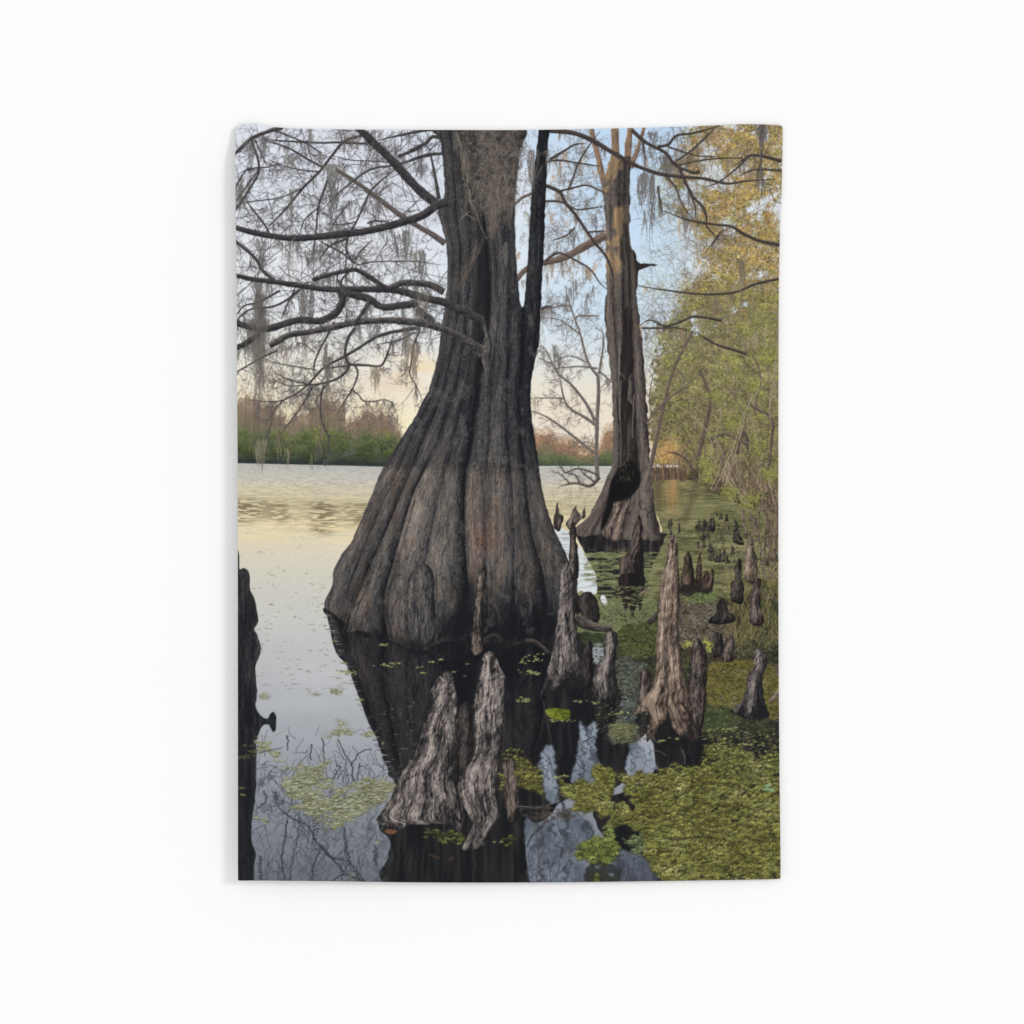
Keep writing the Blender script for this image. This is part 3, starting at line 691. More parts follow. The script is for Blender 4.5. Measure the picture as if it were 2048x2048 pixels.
# the hollow
m, sl = poly([(1250, 618), (1262, 616), (1266, 640), (1262, 690), (1268, 730), (1258, 760), (1256, 800), (1268, 815), (1271, 870), (1279, 935), (1281, 953), (1277, 973), (1262, 993), (1246, 1001), (1229, 1006), (1217, 1036), (1203, 1062), (1204, 1040), (1212, 1012), (1219, 975), (1227, 952), (1241, 930), (1243, 900), (1238, 850), (1239, 790), (1241, 710), (1247, 650)], True, 1.4)
x = XX[sl]; y = YY[sl]; n = nz(x / 2.6, y / 26, 237) * .6 + .4 * nz(x / 5, y / 40, 238)
comp(m, sl, ramp(n * .75 + .28 * np.exp(-((x - 1258) / 9) ** 2) * sstep(800, 860, y) * (1 - sstep(900, 960, y)), [(0, C(22, 20, 20)), (.6, C(44, 39, 37)), (1, C(84, 72, 63))]), I_HOLLOW)
m2, sl2 = poly([(1222, 968), (1240, 934), (1262, 920), (1280, 950), (1276, 974), (1260, 994), (1244, 1000), (1230, 1006), (1216, 1036), (1205, 1060), (1204, 1040), (1214, 1006)], True); comp(blur(m2, 2) * .8, sl2, C(17, 16, 17), I_HOLLOW)
b = Batch()
for P, w in (([(1242, 760), (1240, 820), (1242, 880), (1241, 935)], 2), ([(1240, 700), (1238, 760), (1239, 840)], 2), ([(1268, 790), (1266, 830), (1265, 876)], 2.4), ([(1239, 745), (1247, 752), (1250, 758)], 1.4)):
    line(b, P, w, w * .7, C(138, 128, 118), .9)
for _ in range(90):
    x = 1252 + rng.normal() * 7; y = rng.uniform(890, 960); line(b, [(x, y), (x + rng.normal() * 2, y + rng.uniform(3, 9))], 1.2, .8, [C(106, 90, 70), C(60, 52, 46), C(84, 82, 56)][rng.integers(3)], .7)
b.flush(I_HOLLOW, .8)
# jagged lip below the hollow, buttress folds
knee([(1229, 1003), (1234, 1008), (1240, 1001), (1244, 1012), (1236, 1030), (1226, 1052), (1220, 1079), (1203, 1067), (1212, 1048), (1220, 1030)], ramp_brown(.95), I_HOL, 1., .1, .2, .7, 1.2)
knee([(1249, 1004), (1258, 1001), (1252, 1030), (1246, 1055), (1240, 1079), (1222, 1078), (1232, 1045), (1242, 1018)], ramp_brown(1.05), I_HOL, 1., .1, .2, .7, 1.)
# white glint between the roots and the big tree
for pts in ([(1100, 1058), (1130, 1060), (1146, 1080), (1160, 1096), (1174, 1118), (1186, 1140), (1192, 1160), (1150, 1158), (1120, 1100)], [(1152, 1170), (1180, 1158), (1193, 1165), (1192, 1187), (1180, 1186), (1164, 1182)], [(1200, 1196), (1208, 1190), (1216, 1210), (1206, 1208)]):
    m, sl = poly(pts, True, 1.2); x = XX[sl]; y = YY[sl]
    comp(m, sl, C(214, 218, 220) * (1 - .22 * sstep(.5, .75, nz(x / 20, y / 1.6, 245)))[..., None], I_LAKE)
b = Batch()
X = rng.uniform(1170, 1310, 1500); Y = 1104 + 62 * rng.random(1500) ** 1.2; k = fbm(X / 30, Y / 4, 251, 3) > .5; X, Y = X[k], Y[k]
dabs(b, X, Y, rng.uniform(3, 9, len(X)), 1.6, rng.normal(size=len(X)) * .05, ramp(nz(X / 8, Y / 3, 252), [(0, C(92, 98, 60)), (1, C(150, 154, 108))]), .8)
b.flush(I_GREEN, .8)

b = Batch(); X = rng.uniform(1225, 1305, 420); Y = rng.uniform(1172, 1226, 420); k = fbm(X / 22, Y / 4, 257, 3) > .47; X, Y = X[k], Y[k]
dabs(b, X, Y, rng.uniform(3, 9, len(X)), 1.7, rng.normal(size=len(X)) * .05, ramp(nz(X / 8, Y / 3, 258), [(0, C(84, 88, 56)), (1, C(140, 142, 100))]), .8); GLATE = b
# leaning sapling
tube([(1386, 662), (1361, 708), (1345, 745), (1333, 786), (1324, 828), (1314, 869), (1306, 910), (1297, 952), (1293, 985)], 4, 9.5, C(72, 62, 56), C(128, 112, 98), I_LEAN, .4)
bare([(1295, 844), (1310, 824), (1333, 801), (1360, 780), (1386, 761)], 3, 2, I_LEAN, nt=5, L=(10, 30))
bare([(1345, 735), (1360, 745), (1376, 760)], 2, 1, I_LEAN, nt=3, L=(10, 24))
bare([(1303, 830), (1299, 800), (1302, 770), (1308, 745)], 2.2, 1, I_LEAN, nt=3, L=(10, 24))

# ---------------------------------------------------------------- boughs over the sky, right half
RB = [([(1099, 259), (1143, 264), (1182, 278), (1220, 301), (1231, 307), (1272, 330), (1316, 346), (1355, 352), (1407, 356), (1455, 366), (1494, 361), (1552, 357)], 10, 3.5),
      ([(1093, 371), (1120, 384), (1130, 404), (1151, 429), (1172, 460), (1191, 487), (1209, 508), (1220, 530), (1226, 552)], 7, 4),
      ([(1264, 259), (1293, 284), (1332, 305), (1349, 328), (1386, 344), (1400, 342)], 7, 5), ([(1370, 361), (1386, 392), (1405, 412), (1414, 435), (1414, 452), (1444, 483)], 5.5, 2.5),
      ([(1328, 421), (1376, 439), (1428, 448), (1463, 452), (1490, 468), (1521, 481), (1560, 489)], 3, 6.5), ([(1270, 570), (1324, 579), (1407, 588), (1469, 584), (1510, 568), (1558, 557)], 2.5, 4.5),
      ([(1470, 330), (1490, 317), (1502, 309), (1530, 312), (1564, 321)], 3, 7), ([(1316, 292), (1337, 288), (1353, 270), (1386, 265), (1420, 256), (1434, 251)], 5, 3), ([(1353, 321), (1380, 302), (1407, 278), (1434, 251)], 3, 2.5),
      ([(1281, 650), (1300, 640), (1332, 652), (1366, 641), (1386, 633), (1407, 634), (1444, 641)], 3, 4.5), ([(1284, 656), (1320, 656), (1350, 655), (1374, 659)], 3, 2.5), ([(1395, 666), (1434, 689), (1470, 700), (1494, 708)], 3.5, 5),
      ([(1118, 382), (1143, 376), (1172, 370), (1195, 378), (1225, 392)], 3.5, 2), ([(1091, 402), (1120, 403), (1145, 415), (1160, 419), (1210, 412)], 3.2, 2), ([(1100, 318), (1130, 300), (1150, 288), (1172, 286)], 4.5, 2.5),
      ([(1137, 380), (1148, 350), (1160, 320), (1182, 285), (1200, 262)], 2.5, 2), ([(1093, 323), (1120, 320), (1160, 326), (1200, 332)], 3, 2.5), ([(1332, 352), (1352, 375), (1366, 410), (1388, 440)], 3, 1.6), ([(1378, 380), (1390, 410), (1392, 438)], 2.4, 1.4),
      ([(1316, 372), (1320, 400), (1327, 430)], 3.5, 2), ([(1287, 284), (1290, 310), (1296, 320)], 3, 2), ([(1338, 293), (1372, 304), (1400, 311), (1440, 312)], 3, 1.6), ([(1356, 330), (1400, 320), (1450, 315), (1490, 316)], 2.2, 2),
      ([(1370, 360), (1356, 330), (1346, 322)], 4, 4), ([(1480, 351), (1510, 338), (1563, 340)], 2, 4), ([(1410, 374), (1440, 362), (1480, 330), (1500, 310)], 2, 3), ([(1424, 490), (1436, 470), (1448, 458)], 2, 2), ([(1414, 500), (1440, 470)], 1.5, 1.5),
      ([(1090, 522), (1118, 506), (1150, 520), (1180, 538), (1200, 566), (1216, 580)], 3.2, 2.2), ([(1083, 618), (1095, 613), (1105, 614)], 5, 3), ([(1150, 455), (1130, 472), (1100, 482)], 2.4, 1.2), ([(1172, 464), (1200, 462), (1212, 462)], 2.4, 2)]
b = Batch()
for P, w0, w1 in RB:
    k = max(3, int(cat(P, 4).shape[0] / 3)); far = P[0][0] > 1320
    for p, an in zip(*along(P, 8 if far else 13)):
        twigs(b, tuple(p), an + rng.choice((-1, 1)) * rng.uniform(.5, 1.4), rng.uniform(18, 60), 1.2, C(84, 74, 66) if far else C(98, 90, 86), 2, .45, 4, .75)
b.flush(I_HOLBR, .75)
b = Batch()
for _ in range(150):
    P, w0, w1 = RB[rng.integers(len(RB))]; p, _a = along(P, 1); p = p[0]
    moss(b, tuple(p), rng.uniform(12, 52), rng.uniform(1.5, 4), rng.integers(4, 12), [C(106, 98, 90), C(148, 126, 102), C(128, 118, 106), C(182, 148, 112)][rng.integers(4)], .55)
for x, y, L, wd, n in ((1282, 350, 120, 3, 22), (1304, 350, 150, 4, 30), (1290, 345, 70, 4, 26), (1330, 310, 60, 8, 40), (1340, 325, 45, 5, 24), (1372, 432, 56, 4, 26), (1292, 420, 60, 3, 14), (1306, 262, 40, 10, 30), (1190, 430, 50, 3, 14), (1150, 460, 40, 5, 18)):
    moss(b, (x, y), L, wd, n, C(110, 102, 96), .6)
b.flush(I_HOLBR, .8)
b = Batch()
for _ in range(50):       # sunlit tan moss between the trunks
    x = rng.uniform(1036, 1200); y = rng.uniform(330, 560)
    moss(b, (x, y), rng.uniform(12, 40), rng.uniform(2, 6), rng.integers(6, 16), [C(188, 150, 112), C(164, 140, 116), C(150, 136, 122)][rng.integers(3)], .5)
for _ in range(60):
    x = rng.uniform(1030, 1215); y = rng.uniform(260, 620)
    twigs(b, (x, y), rng.uniform(0, 6.28), rng.uniform(20, 50), 1.1, [C(128, 112, 100), C(106, 98, 94)][rng.integers(2)], 2, .5, 4, .7)
b.flush(I_HOLBR, .7)
bare([(1032, 562), (1045, 545), (1062, 532), (1087, 526), (1130, 514), (1172, 491), (1199, 477), (1212, 470)], 9, 16, I_HOLBR, C(78, 66, 59), C(128, 110, 98), 10, (15, 40))
bare([(1030, 408), (1045, 395), (1066, 386)], 4.5, 5, I_HOLBR, nt=3)
bare([(1093, 520), (1110, 505), (1116, 502)], 5, 3, I_HOLBR, nt=3)
for P, w0, w1 in RB: tube(P, w0, w1, C(44, 39, 38), C(84, 74, 68), I_HOLBR, .3)
b = Batch()       # dark hanging strand, upper right corner
moss(b, (1524, 248), 66, 5, 60, C(86, 80, 78), .7)
line(b, [(1522, 300), (1523, 350), (1526, 400)], 3, 1.5, C(92, 84, 82)); moss(b, (1523, 300), 110, 1.5, 10, C(98, 90, 86), .6)
moss(b, (1484, 520), 90, 3, 26, C(118, 106, 92), .55)
b.flush(I_BANK, .85)

# ---------------------------------------------------------------- black water and its windows
def dark_poly(pts, pid=I_DARK, seed=261, lo=C(24, 24, 26), hi=C(58, 52, 50), rough=1.4):
    m, sl = poly(pts, True, rough, 9); x = XX[sl]; y = YY[sl]
    n = .6 * nz(x / 6 + .8 * nz(x / 30, y / 16, seed + 2), y / 60, seed) + .4 * nz(x / 18, y / 90, seed + 1)
    comp(m, sl, ramp(n, [(.35, lo), (.75, lo * .5 + hi * .5), (1, hi)]), pid)
    return m, sl
# big-tree reflection
dark_poly([(656, 1214), (660, 1245), (666, 1280), (674, 1309), (688, 1322), (703, 1348), (713, 1380), (724, 1405), (738, 1445), (757, 1486), (771, 1527), (786, 1552), (820, 1570), (900, 1640), (1010, 1660), (1087, 1640), (1130, 1600), (1240, 1570), (1262, 1500), (1300, 1470), (1300, 1560), (1200, 1600), (1190, 1640), (1230, 1700), (1320, 1772), (1572, 1772), (1572, 1420), (1440, 1400), (1300, 1300), (1230, 1255), (1160, 1200), (1140, 1150), (1000, 1190), (800, 1230)])
# streaks of the lit buttresses in it
b = Batch()
for _ in range(150):
    x = rng.uniform(690, 960); y = rng.uniform(1290, 1480); P = [(x + (y - 1290) * .30, y)]
    for k in range(5): P.append((P[-1][0] + 4 + rng.normal() * 1.5, P[-1][1] + rng.uniform(9, 22)))
    line(b, P, 2.4, 1.2, C(70, 62, 54) * rng.uniform(.6, 1.15), .5)
f = np.clip(full(*poly([(660, 1235), (700, 1340), (760, 1480), (800, 1550), (900, 1560), (960, 1400), (900, 1300), (760, 1290)], True)), 0, 1)
b.flush(I_DARK, .55, .5, f)
# lower centre: reflection of the front knees
dark_poly([(760, 1648), (780, 1681), (777, 1712), (780, 1766), (1062, 1768), (1056, 1735), (1051, 1700), (1052, 1664), (1055, 1632), (1030, 1600), (940, 1600), (840, 1600)], seed=271)
sqg = lambda x, y: nz(x / 9, y / 4, 281)
def window(pts, c0, c1, seed, tw=14):
    m, sl = poly(pts, True, 3.4, 4); x = XX[sl]; y = YY[sl]
    n = fbm(x / 22, y / 30, seed, 4)
    col = ramp(n, [(.25, c0), (.75, c1)])
    dk_ = sstep(.56, .68, fbm(x / 9 + 2.5 * nz(x / 22, y / 6, seed + 5), y / 40, seed + 6, 3)); col = mix(col, c0 * .52, .6 * dk_)
    m = blur(m, 1.6); comp(m, sl, col, I_LAKE)
    b = Batch(); f = full(m, sl)
    for _ in range(int(tw * 1.6)):
        X, Y = inside(m, sl, 1); P = [(X[0], Y[0])]; a = math.pi / 2 + rng.normal() * (.35 if rng.random() < .7 else 1.)
        for k in range(6): a += rng.normal() * .18; P.append((P[-1][0] + math.cos(a) * 9 + 2.2 * (-1) ** k * rng.random(), P[-1][1] + math.sin(a) * 9))
        line(b, P, rng.uniform(.8, 2.6), .7, C(56, 56, 60) * rng.uniform(.7, 1.35), .65)
    b.flush(I_LAKE, .7, .5, f)
window([(1091, 1492), (1104, 1488), (1110, 1519), (1114, 1556), (1120, 1600), (1092, 1600), (1085, 1556), (1076, 1532), (1083, 1505)], C(104, 112, 124), C(146, 154, 165), 283, 10)
window([(1159, 1440), (1166, 1450), (1174, 1462), (1180, 1450), (1187, 1440), (1194, 1465), (1190, 1490), (1197, 1515), (1196, 1565), (1145, 1562), (1155, 1507), (1157, 1470)], C(106, 114, 127), C(152, 161, 174), 285, 14)
window([(1260, 1484), (1274, 1483), (1283, 1497), (1297, 1492), (1310, 1523), (1313, 1538), (1254, 1544), (1256, 1505)], C(128, 136, 148), C(156, 164, 176), 287, 5)
window([(1052, 1637), (1070, 1646), (1100, 1636), (1141, 1618), (1182, 1650), (1186, 1672), (1144, 1712), (1180, 1740), (1176, 1768), (1070, 1768), (1056, 1725), (1050, 1680)], C(86, 92, 102), C(118, 126, 138), 289, 70)
window([(1230, 1700), (1303, 1720), (1318, 1743), (1310, 1766), (1240, 1766)], C(66, 70, 80), C(98, 104, 116), 291, 26)
# broken tree tops mirrored at lower left
m, sl = poly([(512, 1470), (640, 1450), (735, 1450), (790, 1560), (775, 1660), (778, 1768), (500, 1768), (505, 1600)], True)
f = full(m, sl); b = Batch()
def wig(P, w0, w1, col, a=.85, amp=2.2):
    Q = cat(P, 10); Q, L = resample(Q, 1.2); k = np.arange(len(Q))
    o = np.stack([amp * 2 * (nz(Q[:, 1] / 5.5, k * 0 + P[0][0], 3) - .5) + amp * (nz(Q[:, 1] / 2.4, k * 0 + P[0][0], 4) - .5), k * 0], 1)
    line(b, Q + o, w0, w1, col, a, raw=True)
for P, w0, w1 in (([(555, 1612), (585, 1635), (615, 1650), (632, 1680), (660, 1710), (690, 1745)], 2.5, 5), ([(632, 1620), (633, 1660), (628, 1690)], 14, 9), ([(690, 1655), (692, 1690), (700, 1725), (715, 1745), (728, 1766)], 5, 10),
                  ([(575, 1640), (568, 1690), (565, 1720), (570, 1766)], 4, 3.5), ([(640, 1690), (660, 1712), (688, 1720)], 6, 3), ([(520, 1710), (524, 1766)], 5, 9), ([(550, 1580), (556, 1610)], 9, 7), ([(528, 1580), (534, 1600), (515, 1615)], 4, 2),
                  ([(678, 1478), (690, 1505), (704, 1530), (706, 1550), (710, 1562)], 2, 4), ([(704, 1530), (716, 1510), (728, 1500), (742, 1498)], 3, 2), ([(645, 1475), (648, 1500), (649, 1528)], 2.5, 2.5), ([(716, 1560), (718, 1540), (720, 1525)], 3, 2),
                  ([(668, 1556), (680, 1535), (672, 1530)], 2, 1.5), ([(750, 1690), (752, 1730)], 9, 7), ([(625, 1766), (627, 1735), (640, 1700)], 5, 3), ([(770, 1655), (786, 1690)], 3, 3), ([(600, 1640), (590, 1700), (578, 1766)], 2, 2), ([(660, 1766), (690, 1748), (735, 1766)], 3, 5),
                  ([(623, 1488), (622, 1520)], 3, 2), ([(576, 1470), (575, 1500)], 4, 2)):
    wig(P, w0 * 1.15, w1 * 1.15, C(34, 35, 40), amp=1.8)
for _ in range(420):
    x = rng.uniform(505, 780); y = rng.uniform(1540, 1765) if rng.random() < .9 else rng.uniform(1470, 1560)
    a = rng.uniform(0, 6.28); P = [(x, y)]
    for k in range(5): a += rng.normal() * .5; P.append((P[-1][0] + math.cos(a) * 6, P[-1][1] + math.sin(a) * 9))
    wig(P, rng.uniform(.8, 2.2), .8, C(54, 57, 64) if rng.random() < .7 else C(90, 90, 88), .7, 2.6)
b.flush(None, .85, .5, f)
m, sl = poly([(505, 1540), (580, 1540), (600, 1600), (560, 1630), (508, 1610)], True); x = XX[sl]; y = YY[sl]
comp(m * .38 * sstep(.48, .64, fbm(x / 9 + 2 * nz(x / 20, y / 6, 1), y / 12, 295, 3)), sl, C(58, 60, 66))
m, sl = poly([(620, 1620), (700, 1640), (770, 1660), (775, 1768), (560, 1768), (590, 1680)], True); x = XX[sl]; y = YY[sl]
comp(m * .34 * sstep(.46, .66, fbm(x / 7 + 3 * nz(x / 30, y / 7, 1), y / 26, 297, 3)), sl, C(70, 72, 78))
# ---------------------------------------------------------------- limbs and twigs, left half
LB = [  # behind the trunk / thin ones: (points, w0, w1)
 ([(890, 487), (866, 470), (840, 455), (800, 430), (760, 400), (720, 370), (690, 350), (672, 340)], 15, 9),
 ([(458, 320), (471, 307), (502, 277), (533, 263), (564, 254)], 7, 9), ([(523, 277), (560, 281), (606, 283), (640, 285), (678, 284), (736, 287)], 3.5, 5.5),
 ([(550, 261), (580, 272), (615, 288), (647, 309)], 3, 2.5), ([(529, 280), (575, 295), (616, 319), (647, 336)], 3.5, 5),
 ([(722, 270), (688, 282), (664, 311), (639, 344), (606, 377), (568, 423), (537, 454)], 6.5, 4.5), ([(903, 306), (870, 308), (840, 315), (792, 330), (751, 336), (720, 352), (678, 386), (650, 415), (637, 423)], 6, 2.5),
 ([(788, 340), (746, 377), (730, 406), (713, 444), (698, 470), (693, 500), (709, 528)], 4, 4), ([(655, 361), (637, 415), (633, 458), (626, 510)], 4.5, 3), ([(502, 278), (519, 336), (502, 375), (460, 438)], 5, 4.5), ([(510, 280), (535, 334)], 3, 2.5),
 ([(494, 404), (531, 452), (540, 470)], 3.5, 4), ([(458, 472), (473, 484), (510, 516), (527, 543), (548, 560)], 7, 8), ([(796, 313), (815, 305), (840, 295)], 8, 7), ([(820, 301), (850, 286), (868, 272), (903, 284)], 7, 10),
 ([(905, 258), (868, 258), (840, 261), (796, 270), (755, 280)], 8, 4), ([(878, 398), (870, 352), (861, 307), (858, 295)], 9, 3.5), ([(820, 319), (861, 307), (903, 308)], 4.5, 4.5), ([(711, 531), (750, 524), (800, 523), (840, 524), (880, 530)], 2.4, 1.6),
 ([(695, 477), (659, 493), (639, 520)], 5, 4), ([(639, 482), (659, 493), (684, 506), (707, 526)], 3.5, 3.5), ([(735, 447), (750, 442), (780, 445)], 4, 3), ([(709, 527), (697, 545), (684, 560), (682, 580)], 3, 4.5), ([(690, 575), (676, 560), (674, 540)], 3, 1.5),
 ([(519, 336), (495, 340), (480, 360), (462, 398)], 3, 3), ([(496, 342), (515, 336), (535, 335), (560, 326)], 3, 2), ([(460, 420), (474, 400), (500, 365), (516, 344)], 2.5, 2.5), ([(640, 413), (610, 440), (600, 470)], 2.6, 2), ([(693, 500), (692, 540), (694, 570)], 2.5, 2.2),
 ([(639, 344), (600, 340), (560, 330), (535, 318)], 2.8, 1.5), ([(606, 377), (560, 396), (500, 404), (475, 410)], 2.6, 1.5), ([(664, 311), (700, 320), (740, 322), (790, 325)], 2, 2), ([(713, 444), (680, 450), (650, 446)], 2.4, 1.2), ([(700, 405), (680, 430), (655, 470)], 2.6, 1.4), ([(745, 480), (720, 505), (709, 528)], 2.2, 2.4),
 ([(458, 652), (475, 640), (500, 620), (545, 614), (575, 600), (600, 580)], 3, 6), ([(563, 640), (575, 610), (590, 580)], 2, 4), ([(460, 640), (475, 628), (490, 612), (520, 604), (560, 582)], 2.5, 5), ([(458, 754), (475, 744), (520, 718), (556, 701)], 2.2, 4),
 ([(840, 655), (800, 662), (782, 665), (751, 675), (720, 695), (688, 714), (647, 737), (616, 770), (590, 790), (568, 801), (547, 826), (541, 857), (531, 880)], 9, 2),
 ([(711, 656), (697, 676), (691, 700), (692, 716), (699, 728), (711, 730), (735, 731), (761, 732), (772, 716), (781, 690), (788, 664)], 7.5, 3.5), ([(699, 730), (692, 744), (676, 757), (657, 764), (626, 770), (605, 766), (575, 758), (545, 742)], 6.5, 1.8),
 ([(668, 645), (655, 672), (640, 700), (630, 725), (628, 745), (632, 760)], 5.5, 3), ([(648, 770), (643, 790), (641, 815), (645, 844), (652, 862), (659, 877), (657, 895), (661, 917)], 3.6, 2), ([(626, 774), (612, 799), (593, 828), (568, 861), (562, 877)], 3.4, 1.6),
 ([(711, 732), (716, 745), (714, 757), (707, 775), (690, 803), (674, 828)], 3.4, 1.8), ([(707, 782), (718, 790), (726, 801), (745, 803), (770, 800), (792, 808)], 2.4, 1.2), ([(630, 705), (610, 690), (590, 684)], 2.2, 1.2), ([(752, 690), (800, 680), (830, 665)], 1.6, 3), ([(840, 660), (828, 690), (822, 730), (820, 750), (834, 775), (845, 800)], 3.5, 1.8),
 ([(568, 801), (540, 804), (500, 800)], 2.4, 1.2), ([(632, 740), (600, 735), (560, 728), (520, 716)], 2, 1.2), ([(647, 737), (680, 734), (700, 731)], 2.4, 2.4), ([(616, 770), (580, 772), (545, 760)], 2, 1.2), ([(657, 764), (640, 790), (625, 812)], 2.2, 1.2)]
FB = [  # heavy limbs in front
 ([(872, 406), (852, 392), (832, 374), (812, 352), (792, 330), (770, 307), (750, 288), (730, 268), (714, 252)], 20, 15),
 ([(895, 404), (875, 410), (850, 428), (830, 437), (790, 449), (750, 459), (720, 465), (688, 468), (640, 474), (590, 477), (560, 475), (523, 469), (500, 464), (458, 452)], 18, 11),
 ([(965, 642), (942, 630), (923, 621), (892, 606), (861, 599), (840, 594), (815, 586), (792, 581), (760, 579), (709, 579), (680, 580), (640, 578), (600, 572), (560, 566), (530, 562), (500, 558), (458, 548)], 18, 9),
 ([(626, 560), (650, 553), (675, 546), (699, 541), (715, 541), (740, 555), (765, 572), (785, 580)], 8, 10), ([(780, 576), (802, 567), (820, 566), (840, 567), (861, 570), (888, 584)], 12, 15),
 ([(682, 582), (686, 600), (680, 615), (672, 627), (655, 637), (637, 643), (615, 641), (595, 641), (570, 648), (543, 657), (520, 660), (508, 656), (490, 652), (458, 640)], 16, 12),
 ([(680, 585), (715, 592), (740, 599), (752, 608), (763, 614), (780, 615), (795, 612), (815, 610), (835, 606)], 15, 15), ([(458, 702), (475, 695), (488, 690), (502, 680), (520, 668)], 11, 11),
 ([(966, 703), (955, 694), (944, 688), (913, 670), (896, 662), (875, 654), (851, 648), (813, 643), (780, 641), (751, 642), (725, 643), (699, 647), (672, 654), (647, 659), (616, 665), (590, 668), (570, 674), (556, 684), (540, 692)], 17, 11),
 ([(835, 618), (845, 626), (857, 636), (868, 646)], 12, 14), ([(740, 602), (728, 622), (716, 640), (708, 652)], 8, 6)]
def bough_twigs(lst, n, Ls, col, cw, pid, dep=2, al=.85):
    b = Batch()
    tot = np.array([len(cat(P, 2)) for P, _, _ in lst], float)
    for (P, w0, w1) in lst:
        L = float(np.hypot(*np.diff(np.array(P, float), axis=0).T).sum())
        for p, an in zip(*along(P, max(2, int(n * L / 100)))):
            twigs(b, tuple(p), an + rng.choice((-1, 1)) * rng.uniform(.35, 1.5), rng.uniform(*Ls), rng.uniform(*cw), col, dep, .5, 4, .8)
    b.flush(pid, al)
# finest haze of twigs, then twigs, then the limbs
b = Batch()
for _ in range(420):
    x = rng.uniform(472, 880); y = rng.uniform(250, 800)
    if y > 690 and x > 720: continue
    twigs(b, (x, y), rng.uniform(0, 6.28), rng.uniform(20, 60), .95, C(112, 108, 110), 2, .5, 4, .7, ck=.10)
b.flush(I_BIGBR, .72)
bough_twigs(LB, 8, (16, 62), C(80, 76, 77), (1.0, 1.7), I_BIGBR)
b = Batch()
for _ in range(80):      # long thin shoots crossing the gaps
    x = rng.uniform(474, 860); y = rng.uniform(255, 640); P_, _a = hook((x, y), rng.choice((-1, 1)) * rng.uniform(.3, 1.3) + rng.choice((0, math.pi)), rng.uniform(60, 150), 6, .35)
    line(b, P_, 2.3, .9, C(72, 68, 70) * rng.uniform(.85, 1.3), .9)
b.flush(I_BIGBR, .85)
bough_twigs(FB[:6] + FB[8:9], 6, (25, 80), C(76, 72, 73), (1.1, 2.0), I_BIGBR)
b = Batch()       # warm twig fans low over the treeline
for _ in range(46):
    x = rng.uniform(476, 690); y = rng.uniform(640, 810)
    twigs(b, (x, y), rng.uniform(.2, 2.9), rng.uniform(25, 62), 1.1, C(112, 98, 86), 2, .4, 5, .75)
b.flush(I_BIGBR, .75)
def moss_on(lst, n, Ls, cols, wd=(1, 3.5), k=(4, 12), al=.72, xlim=None):
    b = Batch()
    for _ in range(n):
        P, _, _ = lst[rng.integers(len(lst))]; p = along(P, 1)[0][0]
        if xlim and not (xlim[0] < p[0] < xlim[1]): continue
        moss(b, tuple(p), rng.uniform(*Ls), rng.uniform(*wd), rng.integers(*k), cols[rng.integers(len(cols))], .5)
    b.flush(I_BIGBR, al)
moss_on(LB, 190, (10, 44), [C(98, 94, 90), C(112, 107, 100), C(98, 94, 92)])
for P, w0, w1 in LB:
    w0, w1 = w0 * .84, w1 * .84
    br = P[0] == (890, 487)
    tube(P, w0 * .92, w1 * .92, C(66, 60, 57) if br else C(44, 41, 42), C(112, 102, 95) if br else C(84, 79, 78), I_BIGBR, .3)
moss_on(FB, 60, (18, 62), [C(98, 94, 90), C(106, 101, 94), C(96, 92, 90)], (1.5, 4.5), (6, 16))
b = Batch()       # long beards
